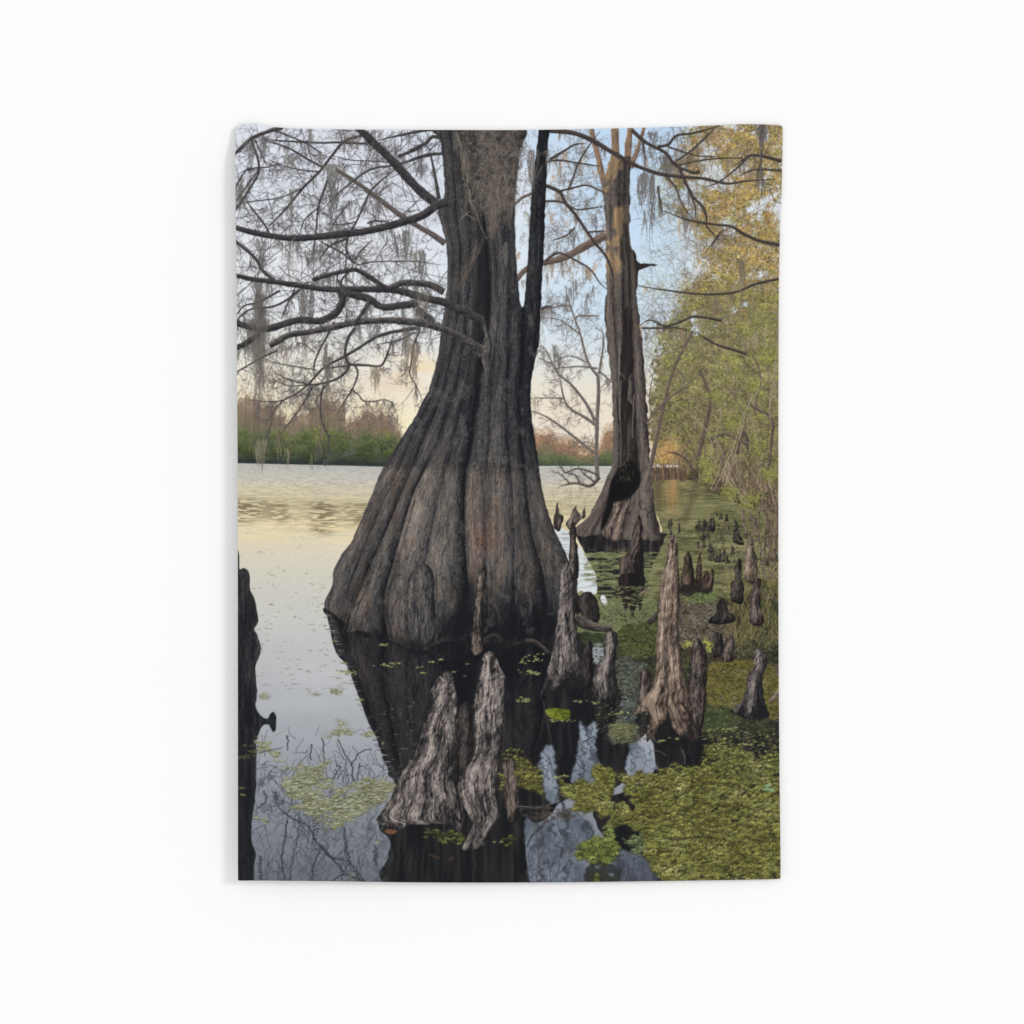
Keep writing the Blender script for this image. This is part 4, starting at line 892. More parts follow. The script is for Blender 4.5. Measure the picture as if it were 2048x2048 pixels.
for x, y, L, wd, n, c in ((518, 560, 330, 6, 60, (112, 106, 98)), (520, 640, 130, 15, 110, (102, 97, 90)), (505, 655, 90, 12, 60, (104, 98, 92)), (527, 740, 60, 3, 14, (128, 112, 98)), (585, 380, 90, 5, 20, (120, 114, 106)), (500, 280, 70, 7, 26, (112, 108, 104)), (528, 270, 80, 5, 26, (108, 104, 102)), (580, 310, 50, 8, 30, (124, 118, 112)),
                          (620, 250, 46, 4, 18, (120, 116, 112)), (665, 330, 40, 13, 90, (110, 106, 98)), (665, 350, 110, 8, 50, (104, 100, 98)), (695, 270, 40, 12, 40, (120, 110, 102)), (740, 260, 40, 20, 60, (128, 122, 118)), (792, 470, 60, 4, 20, (98, 94, 94)), (812, 460, 90, 8, 40, (106, 100, 96)), (832, 505, 50, 6, 26, (112, 102, 96)), (845, 500, 90, 6, 30, (104, 98, 96)),
                          (580, 480, 70, 8, 34, (118, 112, 106)), (618, 500, 50, 8, 26, (110, 104, 100)), (640, 490, 60, 5, 20, (108, 104, 100)), (525, 480, 90, 8, 40, (108, 104, 102)), (605, 570, 130, 4, 22, (112, 104, 98)), (622, 570, 150, 4, 20, (102, 97, 90)), (656, 715, 75, 6, 60, (100, 96, 92)), (653, 690, 60, 2, 20, (96, 92, 88)), (815, 660, 90, 6, 46, (120, 112, 102)), (830, 690, 110, 7, 40, (132, 116, 100)), (812, 720, 70, 3, 16, (128, 116, 98)),
                          (750, 738, 60, 5, 24, (140, 124, 104)), (757, 735, 30, 9, 30, (136, 118, 100)), (572, 690, 40, 6, 26, (122, 106, 96)), (605, 668, 40, 12, 40, (118, 110, 102)), (520, 880, 56, 10, 60, (136, 126, 106)), (525, 910, 40, 5, 20, (128, 122, 106)), (560, 870, 46, 6, 30, (130, 120, 100)), (577, 900, 46, 4, 18, (134, 126, 106)), (640, 860, 60, 6, 26, (120, 110, 92)), (625, 850, 50, 3, 12, (112, 102, 84)), (626, 910, 30, 3, 10, (124, 126, 92)), (650, 920, 14, 2, 6, (120, 120, 100)), (752, 650, 40, 5, 22, (106, 100, 96)), (697, 620, 60, 5, 20, (112, 106, 102)), (485, 800, 0, 3, 0, (0, 0, 0)),
                          (775, 300, 34, 12, 40, (124, 118, 114)), (755, 400, 50, 6, 24, (112, 106, 104)), (700, 400, 46, 8, 28, (108, 104, 102)), (845, 330, 30, 6, 26, (122, 118, 118)), (480, 370, 60, 6, 30, (112, 108, 100)), (835, 570, 130, 5, 26, (126, 118, 108))):
    if n: moss(b, (x, y), L, wd, n, C(*c), .55)
b.flush(I_BIGBR, .78)

# ---------------------------------------------------------------- the big cypress
trunk = [(868, 250), (877, 272), (882, 290), (886, 330), (889, 385), (880, 412), (876, 424), (884, 455), (892, 487), (895, 530), (894, 572), (891, 592), (888, 625), (882, 662), (879, 693), (870, 737), (857, 782), (845, 803), (829, 836), (813, 861), (790, 898), (769, 931), (746, 983), (728, 1028), (703, 1083), (684, 1108), (668, 1141), (664, 1172), (653, 1195), (649, 1208), (653, 1218), (668, 1227), (681, 1238), (692, 1246), (685, 1267), (700, 1264), (722, 1261), (745, 1266), (770, 1268), (777, 1278), (799, 1286), (809, 1292), (828, 1297), (853, 1298), (872, 1288), (905, 1282), (945, 1286), (968, 1292), (985, 1288), (1000, 1282), (1018, 1280), (1040, 1282), (1062, 1270), (1095, 1274), (1125, 1262), (1140, 1220), (1140, 1150), (1135, 1115), (1120, 1084), (1108, 1057), (1095, 1021), (1089, 1000), (1081, 962), (1076, 915), (1068, 869), (1062, 817), (1061, 778), (1066, 741), (1076, 697), (1079, 677), (1081, 623), (1083, 600), (1083, 582), (1087, 510), (1090, 427), (1093, 365), (1095, 303), (1099, 262), (1100, 248), (1078, 248), (1077, 262), (1072, 307), (1063, 386), (1058, 475), (1052, 560), (1049, 603), (1045, 614), (1040, 603), (1036, 562), (1032, 510), (1030, 437), (1031, 386), (1035, 344), (1040, 300), (1042, 250)]
ribs = [
 [(868, 250), (889, 390), (876, 424), (894, 500), (891, 592), (879, 693), (857, 782), (813, 861), (746, 983), (703, 1083), (668, 1141), (650, 1208), (655, 1300)],
 [(880, 250), (898, 390), (892, 424), (908, 500), (905, 592), (893, 693), (872, 782), (830, 861), (778, 983), (742, 1060), (712, 1141), (690, 1208), (672, 1300)],
 [(900, 250), (915, 420), (922, 500), (920, 592), (908, 693), (890, 782), (855, 861), (806, 983), (765, 1080), (730, 1160), (704, 1220), (684, 1300)],
 [(920, 250), (940, 420), (942, 500), (938, 592), (928, 693), (910, 782), (878, 880), (829, 983), (808, 1050), (790, 1115), (772, 1187), (773, 1228), (779, 1300)],
 [(936, 250), (955, 420), (960, 500), (958, 592), (948, 693), (930, 782), (908, 880), (880, 983), (862, 1080), (850, 1128), (836, 1200), (828, 1300)],
 [(950, 250), (965, 400), (974, 470), (980, 540), (980, 620), (966, 740), (957, 790), (944, 890), (932, 942), (929, 1000), (929, 1063), (934, 1146), (940, 1190), (942, 1300)],
 [(975, 250), (985, 420), (996, 540), (996, 640), (990, 740), (985, 790), (978, 890), (972, 1000), (975, 1100), (975, 1200), (980, 1300)],
 [(1000, 250), (1005, 420), (1018, 540), (1019, 640), (1019, 735), (1016, 800), (1018, 890), (1026, 1000), (1030, 1100), (1028, 1200), (1025, 1300)],
 [(1045, 250), (1046, 614), (1046, 735), (1038, 800), (1044, 890), (1054, 985), (1064, 1073), (1086, 1146), (1094, 1200), (1090, 1300)],
 [(1101, 250), (1093, 365), (1087, 510), (1081, 640), (1064, 741), (1061, 800), (1070, 890), (1084, 980), (1108, 1057), (1135, 1115), (1142, 1300)]]
bst = [(0, C(25, 25, 28)), (.25, C(47, 46, 48)), (.45, C(70, 67, 66)), (.65, C(99, 92, 87)), (.85, C(131, 121, 111)), (1.1, C(166, 154, 142))]
def bgrad(x, y):
    g = -.10 + .10 * sstep(700, 1000, y) - .02 * sstep(420, 600, y)
    g = g - .30 * sstep(1120, 1275, y) * sstep(850, 960, x + .0 * y)         # wet, unlit foot of the trunk
    g = g - .34 * sstep(1175, 1300, y) * sstep(845, 900, x)
    g = g - .13 * sstep(1225, 1290, y)
    g = g - .10 * sstep(1005, 1050, x) * (1 - sstep(820, 960, y))            # dark right stem
    g = g - .08 * sstep(940, 985, x) * (1 - sstep(430, 560, y))
    g = g + .10 * np.exp(-((x - (905 - .42 * (y - 830))) / 26) ** 2) * sstep(800, 900, y) * (1 - sstep(1050, 1150, y))
    g = g + .10 * np.exp(-((x - 985) / 20) ** 2) * sstep(560, 640, y) * (1 - sstep(900, 960, y))
    line_ = 940 + 22 * (fbm(x / 26, y / 30, 403, 3) - .5) + .05 * (x - 900)                          # old high-water mark
    g = g - .08 * (1 - sstep(-14, 14, y - line_)) * sstep(640, 780, y) + .09 * sstep(-10, 16, y - line_) * (1 - sstep(1080, 1180, y))
    return g
def bextra(col, x, y, s):
    k = sstep(.5, .7, fbm(x / 30, y / 50, 411, 4))
    col = mix(col, col * C(272, 248, 226), .5 * k * sstep(860, 980, y))
    li = sstep(.60, .68, fbm(x / 15, y / 19, 419, 5)) * sstep(500, 600, y)
    col = mix(col, col * .55 + C(104, 102, 98) * .45, .7 * li)
    st_ = sstep(.55, .7, nz(x / 7, y / 130, 423)) * sstep(900, 1000, y)
    col = mix(col, col * C(206, 198, 196), .6 * st_)
    k2 = sstep(.56, .70, fbm(x / 12, y / 22, 415, 4)) * (1 - sstep(880, 960, y))
    col = mix(col, col * C(236, 250, 262), .6 * k2)
    rust = np.exp(-((x - 965) / 22) ** 2 - ((y - 1080) / 22) ** 2) + .8 * np.exp(-((x - 945) / 10) ** 2 - ((y - 1140) / 30) ** 2)
    col = mix(col, col * C(290, 236, 222), np.clip(rust, 0, 1) * .7)
    rw = .30 * (nz(x / 1.6, y / 2.4, 417) - .5) + .26 * (nz(x / 1.1, y / 5, 418) - .5)                        # flaky light bark chips
    return np.clip(col * (1 + rw * (1 - .45 * sstep(930, 1000, y)))[..., None], 0, 1)
tm, tsl = bark(trunk, ribs, bst, I_BIG, [.04, .02, .07, .12, .03, .18, .02, .06, .10, .05], [.46, .42, .49, .47, .44, .47, .46, .40, .34], True, .8, .62, .54, bgrad, 421, 6., bextra, [0, .10, .30, .42, .10, .30, .06, .10, .22, 0], [0, 1000, 960, 930, 980, 250, 700, 600, 900, 0])
TF = full(tm, tsl)
b = Batch()      # notched toes at the waterline
for _ in range(46):
    X = rng.uniform(690, 1010); Y = float(np.interp(X, [690, 770, 800, 850, 870, 1010], [1264, 1268, 1286, 1298, 1288, 1284])) + 2; L = rng.uniform(10, 46)
    k = -.36 * (X < 780); line(b, [(X, Y), (X - k * L * .5 + rng.normal(), Y - L * .5), (X - k * L + rng.normal(), Y - L)], rng.uniform(2, 4.5), .8, C(26, 25, 27), .75)
b.flush(I_BIG, .62, .5, TF)
m, sl = poly([(975, 476), (981, 540), (981, 622), (966, 716), (952, 716), (946, 640), (950, 560), (962, 500)], True); comp(blur(m, 5) * .72, sl, C(29, 28, 30))
m, sl = poly([(905, 300), (930, 330), (945, 400), (940, 440), (925, 400), (912, 340)], True); comp(blur(m, 4) * .6, sl, C(30, 29, 30))
# the burl merged into the foot, small root tongues
knee([(847, 1127), (833, 1134), (820, 1150), (812, 1190), (812, 1240), (826, 1292), (850, 1294), (868, 1280), (872, 1240), (868, 1190), (868, 1152), (860, 1134)], bst, I_BIG, .6, .16, .22, .8, .8, lum=.41, ribs=2)
for P in ([(692, 1244), (705, 1212), (722, 1170), (742, 1132)], [(778, 1270), (770, 1225), (772, 1180), (790, 1118), (812, 1050)], [(660, 1216), (672, 1190), (688, 1150)], [(676, 1226), (690, 1190), (710, 1150)], [(812, 1288), (806, 1250), (808, 1205)]):
    b = Batch(); line(b, P, 2.6, 1.2, C(146, 132, 118), .7); b.flush(I_BIG, .45, .5, TF)
for P in ([(700, 1262), (716, 1215), (738, 1165), (758, 1100), (786, 1020)], [(786, 1280), (776, 1225), (780, 1180), (800, 1110), (830, 1000)], [(676, 1230), (688, 1196), (706, 1150), (736, 1080)], [(930, 1000), (929, 1063), (934, 1146), (940, 1190), (941, 1270)], [(966, 742), (957, 790), (945, 880), (933, 942), (930, 1000)], [(980, 545), (980, 620), (974, 680), (966, 742)], [(1046, 615), (1046, 700), (1042, 780)], [(1054, 985), (1064, 1073), (1086, 1146), (1094, 1200)], [(872, 1150), (874, 1200), (878, 1270)], [(820, 1290), (815, 1250), (816, 1200)]):
    b = Batch(); line(b, P, 5, 3.5, C(24, 23, 25), .8); b.flush(I_BIG, .5, .5, TF)
m, sl = poly([(930, 1150), (948, 1170), (956, 1230), (950, 1275), (900, 1275), (880, 1240), (915, 1215)], True); comp(blur(m, 9) * .75, sl, C(25, 25, 28))
m, sl = poly([(640, 1222), (700, 1250), (780, 1282), (860, 1302), (1000, 1290), (1130, 1270), (1130, 1258), (1000, 1272), (860, 1286), (790, 1272), (760, 1262), (700, 1256)], True); comp(blur(m, 5) * .55 * TF[sl], sl, C(26, 25, 27))
m, sl = poly([(957, 716), (966, 742), (962, 756), (955, 780), (946, 770), (950, 740)], True); comp(blur(m, 2) * .8, sl, C(28, 26, 27))
def mirror():
    m, sl = poly([(655, 1222), (668, 1280), (690, 1322), (714, 1380), (738, 1445), (757, 1486), (775, 1530), (800, 1560), (1000, 1560), (1080, 1480), (1100, 1300), (1000, 1292), (850, 1302), (780, 1284), (700, 1266)], True, 1.)
    x = XX[sl]; y = YY[sl]
    wl_ = np.interp(x, [650, 668, 690, 760, 800, 850, 1000, 1120], [1212, 1226, 1262, 1266, 1285, 1298, 1290, 1270])
    d = y - wl_; rp = (nz(x / 18, y / 3.2, 451) - .5) * 3 + (nz(x / 40, y / 7, 452) - .5) * 5
    sx = np.clip((x + rp * sstep(0, 40, d)) - X0, 0, W - 1).astype(int); sy = np.clip(wl_ - d * .86 - Y0 + rp, 0, H - 1).astype(int)
    src = img[sy, sx]; ok = (ids[sy, sx] == I_BIG) & (d > 0)
    col = src * .46 * (1.15 - .35 * sstep(0, 260, d))[..., None] + C(8, 8, 10)
    comp(m * blur(ok.astype(np.float32), 1.5) * .85, sl, col)
mirror()
b = Batch()       # wavering left edge of the reflection
for _ in range(120):
    t = rng.random(); X = np.interp(t, [0, .25, .5, 1], [654, 690, 738, 790]) + rng.normal() * 3; Y = np.interp(t, [0, .25, .5, 1], [1225, 1320, 1445, 1560])
    line(b, [(X - rng.uniform(2, 8), Y), (X + rng.uniform(2, 8), Y + rng.normal() * .4)], 1.3, .6, C(40, 40, 42) if rng.random() < .55 else C(168, 170, 172), .8)
b.flush(None, .8)
# knot where the low limbs leave, pale root-like ridge below it
knee([(962, 632), (972, 640), (976, 660), (984, 690), (980, 720), (982, 770), (972, 776), (960, 764), (962, 748), (966, 736), (960, 715), (940, 712), (925, 716), (942, 704), (960, 692), (968, 676), (964, 655), (956, 642)], bst, I_BIG, .7, .05, .1, .8, 1., lum=.44)
# heavy limbs crossing the trunk
for k, (P, w0, w1) in enumerate(FB):
    w0, w1 = w0 * .9, w1 * .9
    g = k in (8, 9, 4)
    tube(P, w0, w1, C(32, 31, 33), C(104, 97, 93) if g else C(76, 72, 72), I_BIGBR, .34, .62, 500 + k * 5)
    b = Batch()      # broken stubs
    for p, an in zip(*along(P, int(len(P) * .7))):
        sg = rng.choice((-1, 1)); a = an + sg * rng.uniform(.6, 1.2); r = max(w0, w1) * .4
        line(b, [tuple(p), (p[0] + (r + 5) * math.cos(a), p[1] + (r + 5) * math.sin(a))], 3.2, 1.6, C(52, 49, 49), .9)
    b.flush(I_BIGBR, .9)
    b = Batch()      # shaggy lichen edge
    for p, an in zip(*along(P, int(len(P) * 14))):
        a = rng.uniform(0, 6.28); r = max(w0, w1) * .42
        line(b, [(p[0] + r * math.cos(a), p[1] + r * math.sin(a)), (p[0] + (r + 3) * math.cos(a), p[1] + (r + 3.5) * math.sin(a) + 1)], 1.1, .6, C(78, 75, 74), .7)
    b.flush(I_BIGBR, .7)
moss_on(FB, 46, (10, 40), [C(98, 94, 90), C(98, 94, 92), C(108, 102, 94)], (1, 3), (3, 9), .7)
b = Batch()
for x, y, L, wd, n, c in ((520, 590, 150, 9, 70, (100, 95, 88)), (515, 640, 80, 14, 90, (116, 110, 102)), (605, 585, 70, 4, 18, (112, 104, 98)), (656, 640, 40, 8, 26, (106, 100, 96)), (845, 585, 60, 12, 50, (124, 116, 106)), (880, 640, 30, 10, 24, (106, 100, 96))):
    moss(b, (x, y), L, wd, n, C(*c), .5)
b.flush(I_BIGBR, .7)
# beard on the upper trunk
mm, msl = poly([(915, 248), (1040, 248), (1044, 300), (1038, 350), (1030, 400), (1012, 440), (990, 470), (978, 468), (972, 420), (950, 375), (930, 345), (918, 300)], True, 3)
x = XX[msl]; y = YY[msl]
mk = np.clip(blur(mm, 3) * (.45 + 1.1 * sstep(.38, .62, fbm(x / 9, y / 11, 431, 4))) * (1 - .4 * sstep(380, 470, y)), 0, 1)
comp(mk * .78, msl, ramp(.5 * fbm(x / 4, y / 5, 433, 3) + .5 * fbm(x / 18, y / 22, 435, 3), [(.25, C(44, 40, 39)), (.5, C(80, 71, 66)), (.75, C(118, 107, 97))]), I_BIGMO)
b = Batch()
for _ in range(620):
    X = np.clip(rng.normal() * 34 + 988, 925, 1050); Y = rng.uniform(250, 430) - abs(X - 985) * .4
    a = rng.uniform(0, 6.28); P = [(X, Y)]
    for k in range(6): a += rng.normal() * .8; P.append((P[-1][0] + math.cos(a) * 4, P[-1][1] + math.sin(a) * 3.4 + 1.8))
    line(b, P, 1.2, .7, C(118, 108, 98) * rng.uniform(.5, 1.3), .8)
b.flush(I_BIGMO, .75)
b = Batch()
for x, y, L, wd, n in ((985, 400, 90, 7, 50), (930, 300, 110, 6, 40), (935, 380, 60, 5, 20), (1020, 400, 50, 6, 30), (1062, 300, 90, 9, 50), (1096, 300, 50, 4, 20), (960, 360, 70, 12, 46), (1000, 350, 90, 16, 60)):
    moss(b, (x, y), L, wd, n, C(118, 108, 98), .55)
for P in ([(912, 262), (924, 300), (934, 360), (940, 400), (952, 425), (960, 450), (974, 478)], [(932, 428), (945, 436), (952, 442)], [(920, 440), (932, 428), (940, 422)]):
    line(b, P, 2, 1.4, C(150, 140, 116), .9)
b.flush(I_BIGMO, .8)
b = Batch()      # warm sunlit streak of moss on the left stem
for _ in range(90):
    t = rng.random(); X = 965 - 50 * t + rng.normal() * 6; Y = 470 + 110 * t; line(b, [(X, Y), (X - 3 + rng.normal(), Y + 8), (X - 6 + rng.normal() * 2, Y + 16)], 1.4, .8, C(112, 98, 84) * rng.uniform(.7, 1.2), .7)
b.flush(I_BIGMO, .6)
m, sl = poly([(1008, 486), (1015, 486), (1016, 515), (1012, 536), (1009, 525), (1006, 505)], True, 1); comp(m * .7, sl, C(104, 98, 92))
# ---------------------------------------------------------------- weed, mud and grass at lower right
I_MOSSY = new_id('printed_moss_patch', 'olive green mossy patch between the knees at the right')
I_MAT = new_id('printed_duckweed_mat', 'dense yellow green duckweed mat filling the lower right corner')
I_MATL = new_id('printed_duckweed_mat', 'broken pale green duckweed raft at the lower left')
I_PAD = new_id('printed_lily_pad', 'single broad bright green pad floating on black water')
I_LEAF = new_id('printed_fallen_leaf', 'small orange leaf floating by the front knees')
I_STUMP = new_id('printed_stump', 'black weathered stump cut off by the left edge with its reflection')
I_LOG = new_id('printed_stump', 'dark rounded boulder like stump right of the big trunk')
I_LOG2 = new_id('printed_log', 'grey log lying below the rounded stump')
I_LOG3 = new_id('printed_log', 'short dark log end left of the biggest pale knee')

def ground(pts, cols, pid, seed, n=1500, L=(2, 5), flat=.3, fx=9, fy=4, soft=4, al=1., w=1.5):
    m, sl = poly(pts, True, 7, 9); x = XX[sl]; y = YY[sl]
    e = blur(m, soft + 3); m = np.clip(sstep(.25, .75, e + .55 * (fbm(x / 9, y / 5, seed + 20, 4) - .5)), 0, 1) * al
    t = .34 * nz(x / fx, y / fy, seed) + .30 * nz(x / 2.6, y / 1.9, seed + 1) + .24 * nz(x / 1.5, y / 1.3, seed + 3) + .55 * fbm(x / 34, y / 18, seed + 2, 4) - .24
    comp(m, sl, ramp(t, [(i / max(1, len(cols) - 1) * .7 + .12, c) for i, c in enumerate(cols)]), pid)
    f = full(m, sl); b = Batch()
    for p in range(4):
        X, Y = inside(m, sl, int(n * .45))
        if not len(X): return f
        k = np.clip(.75 * fbm(X / fx, Y / fy, seed + 4 + p, 3) + .5 * rng.random(len(X)) - .12, 0, 1)
        c = ramp(k, [(i / max(1, len(cols) - 1), c) for i, c in enumerate(cols)]) * (1 + .2 * rng.normal(size=(len(X), 1)))
        dabs(b, X, Y, rng.uniform(*L, len(X)), w, rng.normal(size=len(X)) * flat, np.clip(c, 0, 1), .7); b.flush(pid, .85, .5, f)
    return f
ground([(1196, 1248), (1240, 1205), (1310, 1195), (1360, 1196), (1460, 1190), (1562, 1190), (1562, 1440), (1500, 1470), (1420, 1480), (1370, 1420), (1300, 1400), (1240, 1380), (1215, 1320), (1190, 1270)], [C(30, 29, 27), C(52, 52, 38), C(72, 74, 46)], I_DARK, 601, 1200)
ground([(1120, 1262), (1150, 1225), (1230, 1202), (1316, 1196), (1316, 1240), (1240, 1262), (1170, 1268)], [C(58, 60, 44), C(88, 94, 62), C(112, 116, 78), C(134, 138, 100)], I_GREEN, 611, 1100)
ground([(1230, 1272), (1240, 1252), (1280, 1244), (1318, 1240), (1318, 1300), (1280, 1312), (1250, 1306)], [C(34, 34, 26), C(60, 64, 36), C(84, 88, 48), C(104, 108, 60)], I_GREEN, 621, 900)
ground([(1352, 1210), (1400, 1188), (1440, 1200), (1470, 1240), (1462, 1290), (1410, 1300), (1358, 1290)], [C(44, 40, 36), C(74, 66, 56), C(104, 94, 80), C(140, 132, 120)], I_MUD, 631, 900, (1, 4), 1.2, 5, 4)
ground([(1380, 1178), (1440, 1180), (1460, 1196), (1400, 1204), (1364, 1200)], [C(60, 66, 44), C(96, 108, 64), C(124, 132, 88)], I_GREEN, 641, 500)
ground([(1360, 1300), (1420, 1290), (1480, 1300), (1500, 1340), (1440, 1335), (1400, 1320)], [C(36, 32, 28), C(60, 52, 42), C(88, 78, 54)], I_MUD, 645, 600)
ground([(1410, 1345), (1450, 1322), (1500, 1326), (1562, 1350), (1562, 1430), (1500, 1436), (1440, 1432), (1411, 1400)], [C(44, 40, 24), C(82, 76, 38), C(106, 98, 48), C(128, 120, 66)], I_MOSSY, 651, 1800, (1.5, 4), .8, 6, 4)
ground([(1408, 1420), (1450, 1412), (1480, 1436), (1440, 1466), (1406, 1460)], [C(36, 40, 30), C(60, 68, 42), C(84, 90, 56)], I_GREEN, 661, 500)
ground([(1232, 1312), (1262, 1318), (1300, 1330), (1282, 1400), (1272, 1440), (1285, 1470), (1260, 1486), (1215, 1480), (1226, 1440), (1240, 1400), (1232, 1350)], [C(34, 36, 36), C(52, 56, 52), C(78, 82, 74), C(110, 116, 106), C(168, 172, 168)], I_GREEN, 671, 1000, (1, 4), .3, 5, 3, al=.72)
ground([(1222, 1448), (1260, 1440), (1282, 1452), (1270, 1482), (1226, 1482)], [C(50, 50, 40), C(96, 96, 66), C(140, 138, 92)], I_GREEN, 681, 400, al=.8)
ground([(1164, 1268), (1200, 1268), (1216, 1278), (1200, 1300), (1172, 1290)], [C(34, 40, 28), C(62, 74, 44)], I_GREEN, 691, 200)
ground([(1186, 1290), (1206, 1290), (1202, 1330), (1190, 1330)], [C(60, 64, 66), C(150, 156, 160), C(186, 190, 194)], I_LAKE, 695, 160)
# litter over the whole shallow: dark gaps, leaf crumbs, glints
m_, sl_ = poly([(1190, 1270), (1230, 1215), (1320, 1195), (1460, 1180), (1562, 1190), (1562, 1500), (1440, 1490), (1400, 1480), (1290, 1480), (1210, 1480), (1186, 1400)], True); f_ = full(m_, sl_)
for p in range(5):
    X, Y = inside(m_, sl_, 900); n_ = len(X); b = Batch()
    pal = np.stack([C(28, 26, 25), C(40, 38, 32), C(96, 98, 60), C(124, 116, 92), C(60, 56, 44), C(112, 118, 70), C(166, 164, 154)])
    c = pal[rng.choice(7, n_, p=[.26, .2, .16, .12, .14, .10, .02])] * (1 + .15 * rng.normal(size=(n_, 1)))
    dabs(b, X, Y, rng.uniform(1.5, 7, n_), rng.uniform(1.1, 2.2, n_), rng.normal(size=n_) * .5, np.clip(c, 0, 1), .8); b.flush(None, .85, .5, f_)
# dry grass
b = Batch()
for _ in range(620):
    x = rng.uniform(1452, 1562); y = rng.uniform(1150, 1292) + .18 * (1562 - x)
    L = rng.uniform(14, 38); a = -math.pi / 2 + rng.normal() * .42; a2 = a + rng.normal() * .5
    P = [(x, y), (x + L * .5 * math.cos(a), y + L * .5 * math.sin(a)), (x + L * .5 * (math.cos(a) + math.cos(a2)), y + L * .5 * (math.sin(a) + math.sin(a2)))]
    line(b, P, 1.5, .6, [C(122, 106, 66), C(96, 88, 50), C(150, 134, 92), C(70, 62, 42), C(106, 112, 62)][rng.integers(5)] * rng.uniform(.75, 1.15), .8)
b.flush(I_MUD, .85)
for _ in range(60):
    x = rng.uniform(1440, 1560); y = rng.uniform(1270, 1420); a = rng.uniform(0, 6.3); L = rng.uniform(10, 40)
    line(b, [(x, y), (x + L * math.cos(a), y + .5 * L * math.sin(a))], 1.5, .8, [C(120, 108, 88), C(44, 40, 36), C(152, 142, 120)][rng.integers(3)], .8)
b.flush(I_MUD, .7)
# roots hanging from the bank, right edge
for P, w0, w1 in (([(1508, 1082), (1530, 1072), (1560, 1070)], 5, 7), ([(1518, 1030), (1545, 1045), (1552, 1090), (1548, 1130)], 3, 3), ([(1553, 1060), (1542, 1090), (1548, 1120), (1556, 1150)], 4, 3), ([(1500, 1030), (1512, 1050), (1506, 1072)], 9, 6), ([(1487, 1020), (1489, 1050), (1494, 1068)], 4, 5), ([(1540, 1156), (1550, 1140), (1560, 1128)], 4, 4), ([(1520, 1110), (1528, 1095), (1545, 1080)], 4, 3), ([(1522, 1120), (1528, 1145), (1536, 1160)], 4, 3), ([(1530, 1100), (1534, 1130)], 3, 2), ([(1528, 1190), (1536, 1196), (1556, 1196)], 2.5, 1.5)):
    tube(P, w0, w1, C(64, 54, 48), C(140, 122, 106), I_BANK, .45)
for x in range(9):
    X = 1522 + x * 4.6; tube([(X, 1000 + rng.uniform(-10, 10)), (X + rng.normal() * 4, 1050), (X + rng.normal() * 5, 1120 + rng.uniform(-30, 40))], 3, 2, C(60, 50, 44), C(140, 118, 100), I_BANK, .5)

# ---------------------------------------------------------------- cypress knees, far to near
kw = [(0, C(30, 28, 29)), (.25, C(54, 50, 50)), (.5, C(92, 85, 82)), (.72, C(126, 116, 111)), (1.0, C(172, 160, 152))]      # weathered grey
kb = [(0, C(28, 25, 25)), (.3, C(54, 47, 44)), (.55, C(86, 76, 70)), (.8, C(116, 103, 94)), (1.1, C(150, 134, 120))]        # wet brown
kt = [(0, C(40, 34, 31)), (.25, C(78, 66, 58)), (.5, C(120, 102, 89)), (.72, C(150, 130, 114)), (1.0, C(188, 168, 150))]     # sunlit tan
kd = [(0, C(24, 22, 22)), (.4, C(46, 42, 40)), (.8, C(82, 75, 70)), (1.1, C(112, 103, 96))]                                  # shaded
def K(pts, st, label, **k):
    pid = new_id('printed_cypress_knee', label); knee(pts, st, pid, **k); return pid
K([(1115, 1006), (1117, 1014), (1118, 1026), (1126, 1034), (1127, 1042), (1122, 1050), (1118, 1062), (1114, 1062), (1108, 1050), (1109, 1030), (1111, 1018)], kb, 'tiny spike topped knee on the bright water right of the big trunk', tilt=.1)
K([(1151, 1010), (1154, 1018), (1160, 1030), (1163, 1038), (1152, 1050), (1144, 1060), (1138, 1058), (1132, 1052), (1131, 1046), (1138, 1036), (1145, 1022)], kb, 'small humped knee against the foot of the hollow cypress', tilt=.1)
K([(1169, 1012), (1171, 1022), (1169, 1034), (1163, 1038), (1163, 1028), (1166, 1018)], kb, 'thin dark knee beside the humped one', sc=.7)
K([(1340, 1036), (1345, 1044), (1343, 1056), (1345, 1070), (1341, 1072), (1338, 1058), (1335, 1046)], kd, 'small arrowhead shaped knee in the channel', sc=.6)
K([(1358, 1046), (1360, 1052), (1359, 1066), (1356, 1066), (1356, 1052)], kd, 'needle thin knee in the channel', sc=.6)
K([(1409, 1038), (1414, 1046), (1415, 1056), (1412, 1062), (1393, 1062), (1392, 1050), (1403, 1050)], kd, 'low dark hump knee far along the channel', sc=.6)
K([(1421, 1033), (1425, 1038), (1429, 1033), (1430, 1050), (1428, 1063), (1418, 1062), (1416, 1050)], kd, 'twin tipped knee far along the channel', sc=.6)
K([(1473, 1044), (1478, 1054), (1480, 1066), (1488, 1088), (1478, 1089), (1466, 1080), (1469, 1060)], kd, 'dark leaning knee under the bank bushes', sc=.7)
K([(1424, 1093), (1428, 1100), (1429, 1112), (1427, 1122), (1418, 1121), (1419, 1108), (1420, 1098)], kd, 'small single knee in the green weed', sc=.6)
K([(1440, 1097), (1444, 1104), (1446, 1110), (1449, 1100), (1452, 1108), (1451, 1122), (1432, 1125), (1430, 1116), (1436, 1106)], kd, 'small double knee in the green weed', sc=.6)
K([(1465, 1091), (1469, 1096), (1468, 1104), (1469, 1110), (1461, 1110), (1463, 1100)], kd, 'tiny knee near the bank', sc=.6)
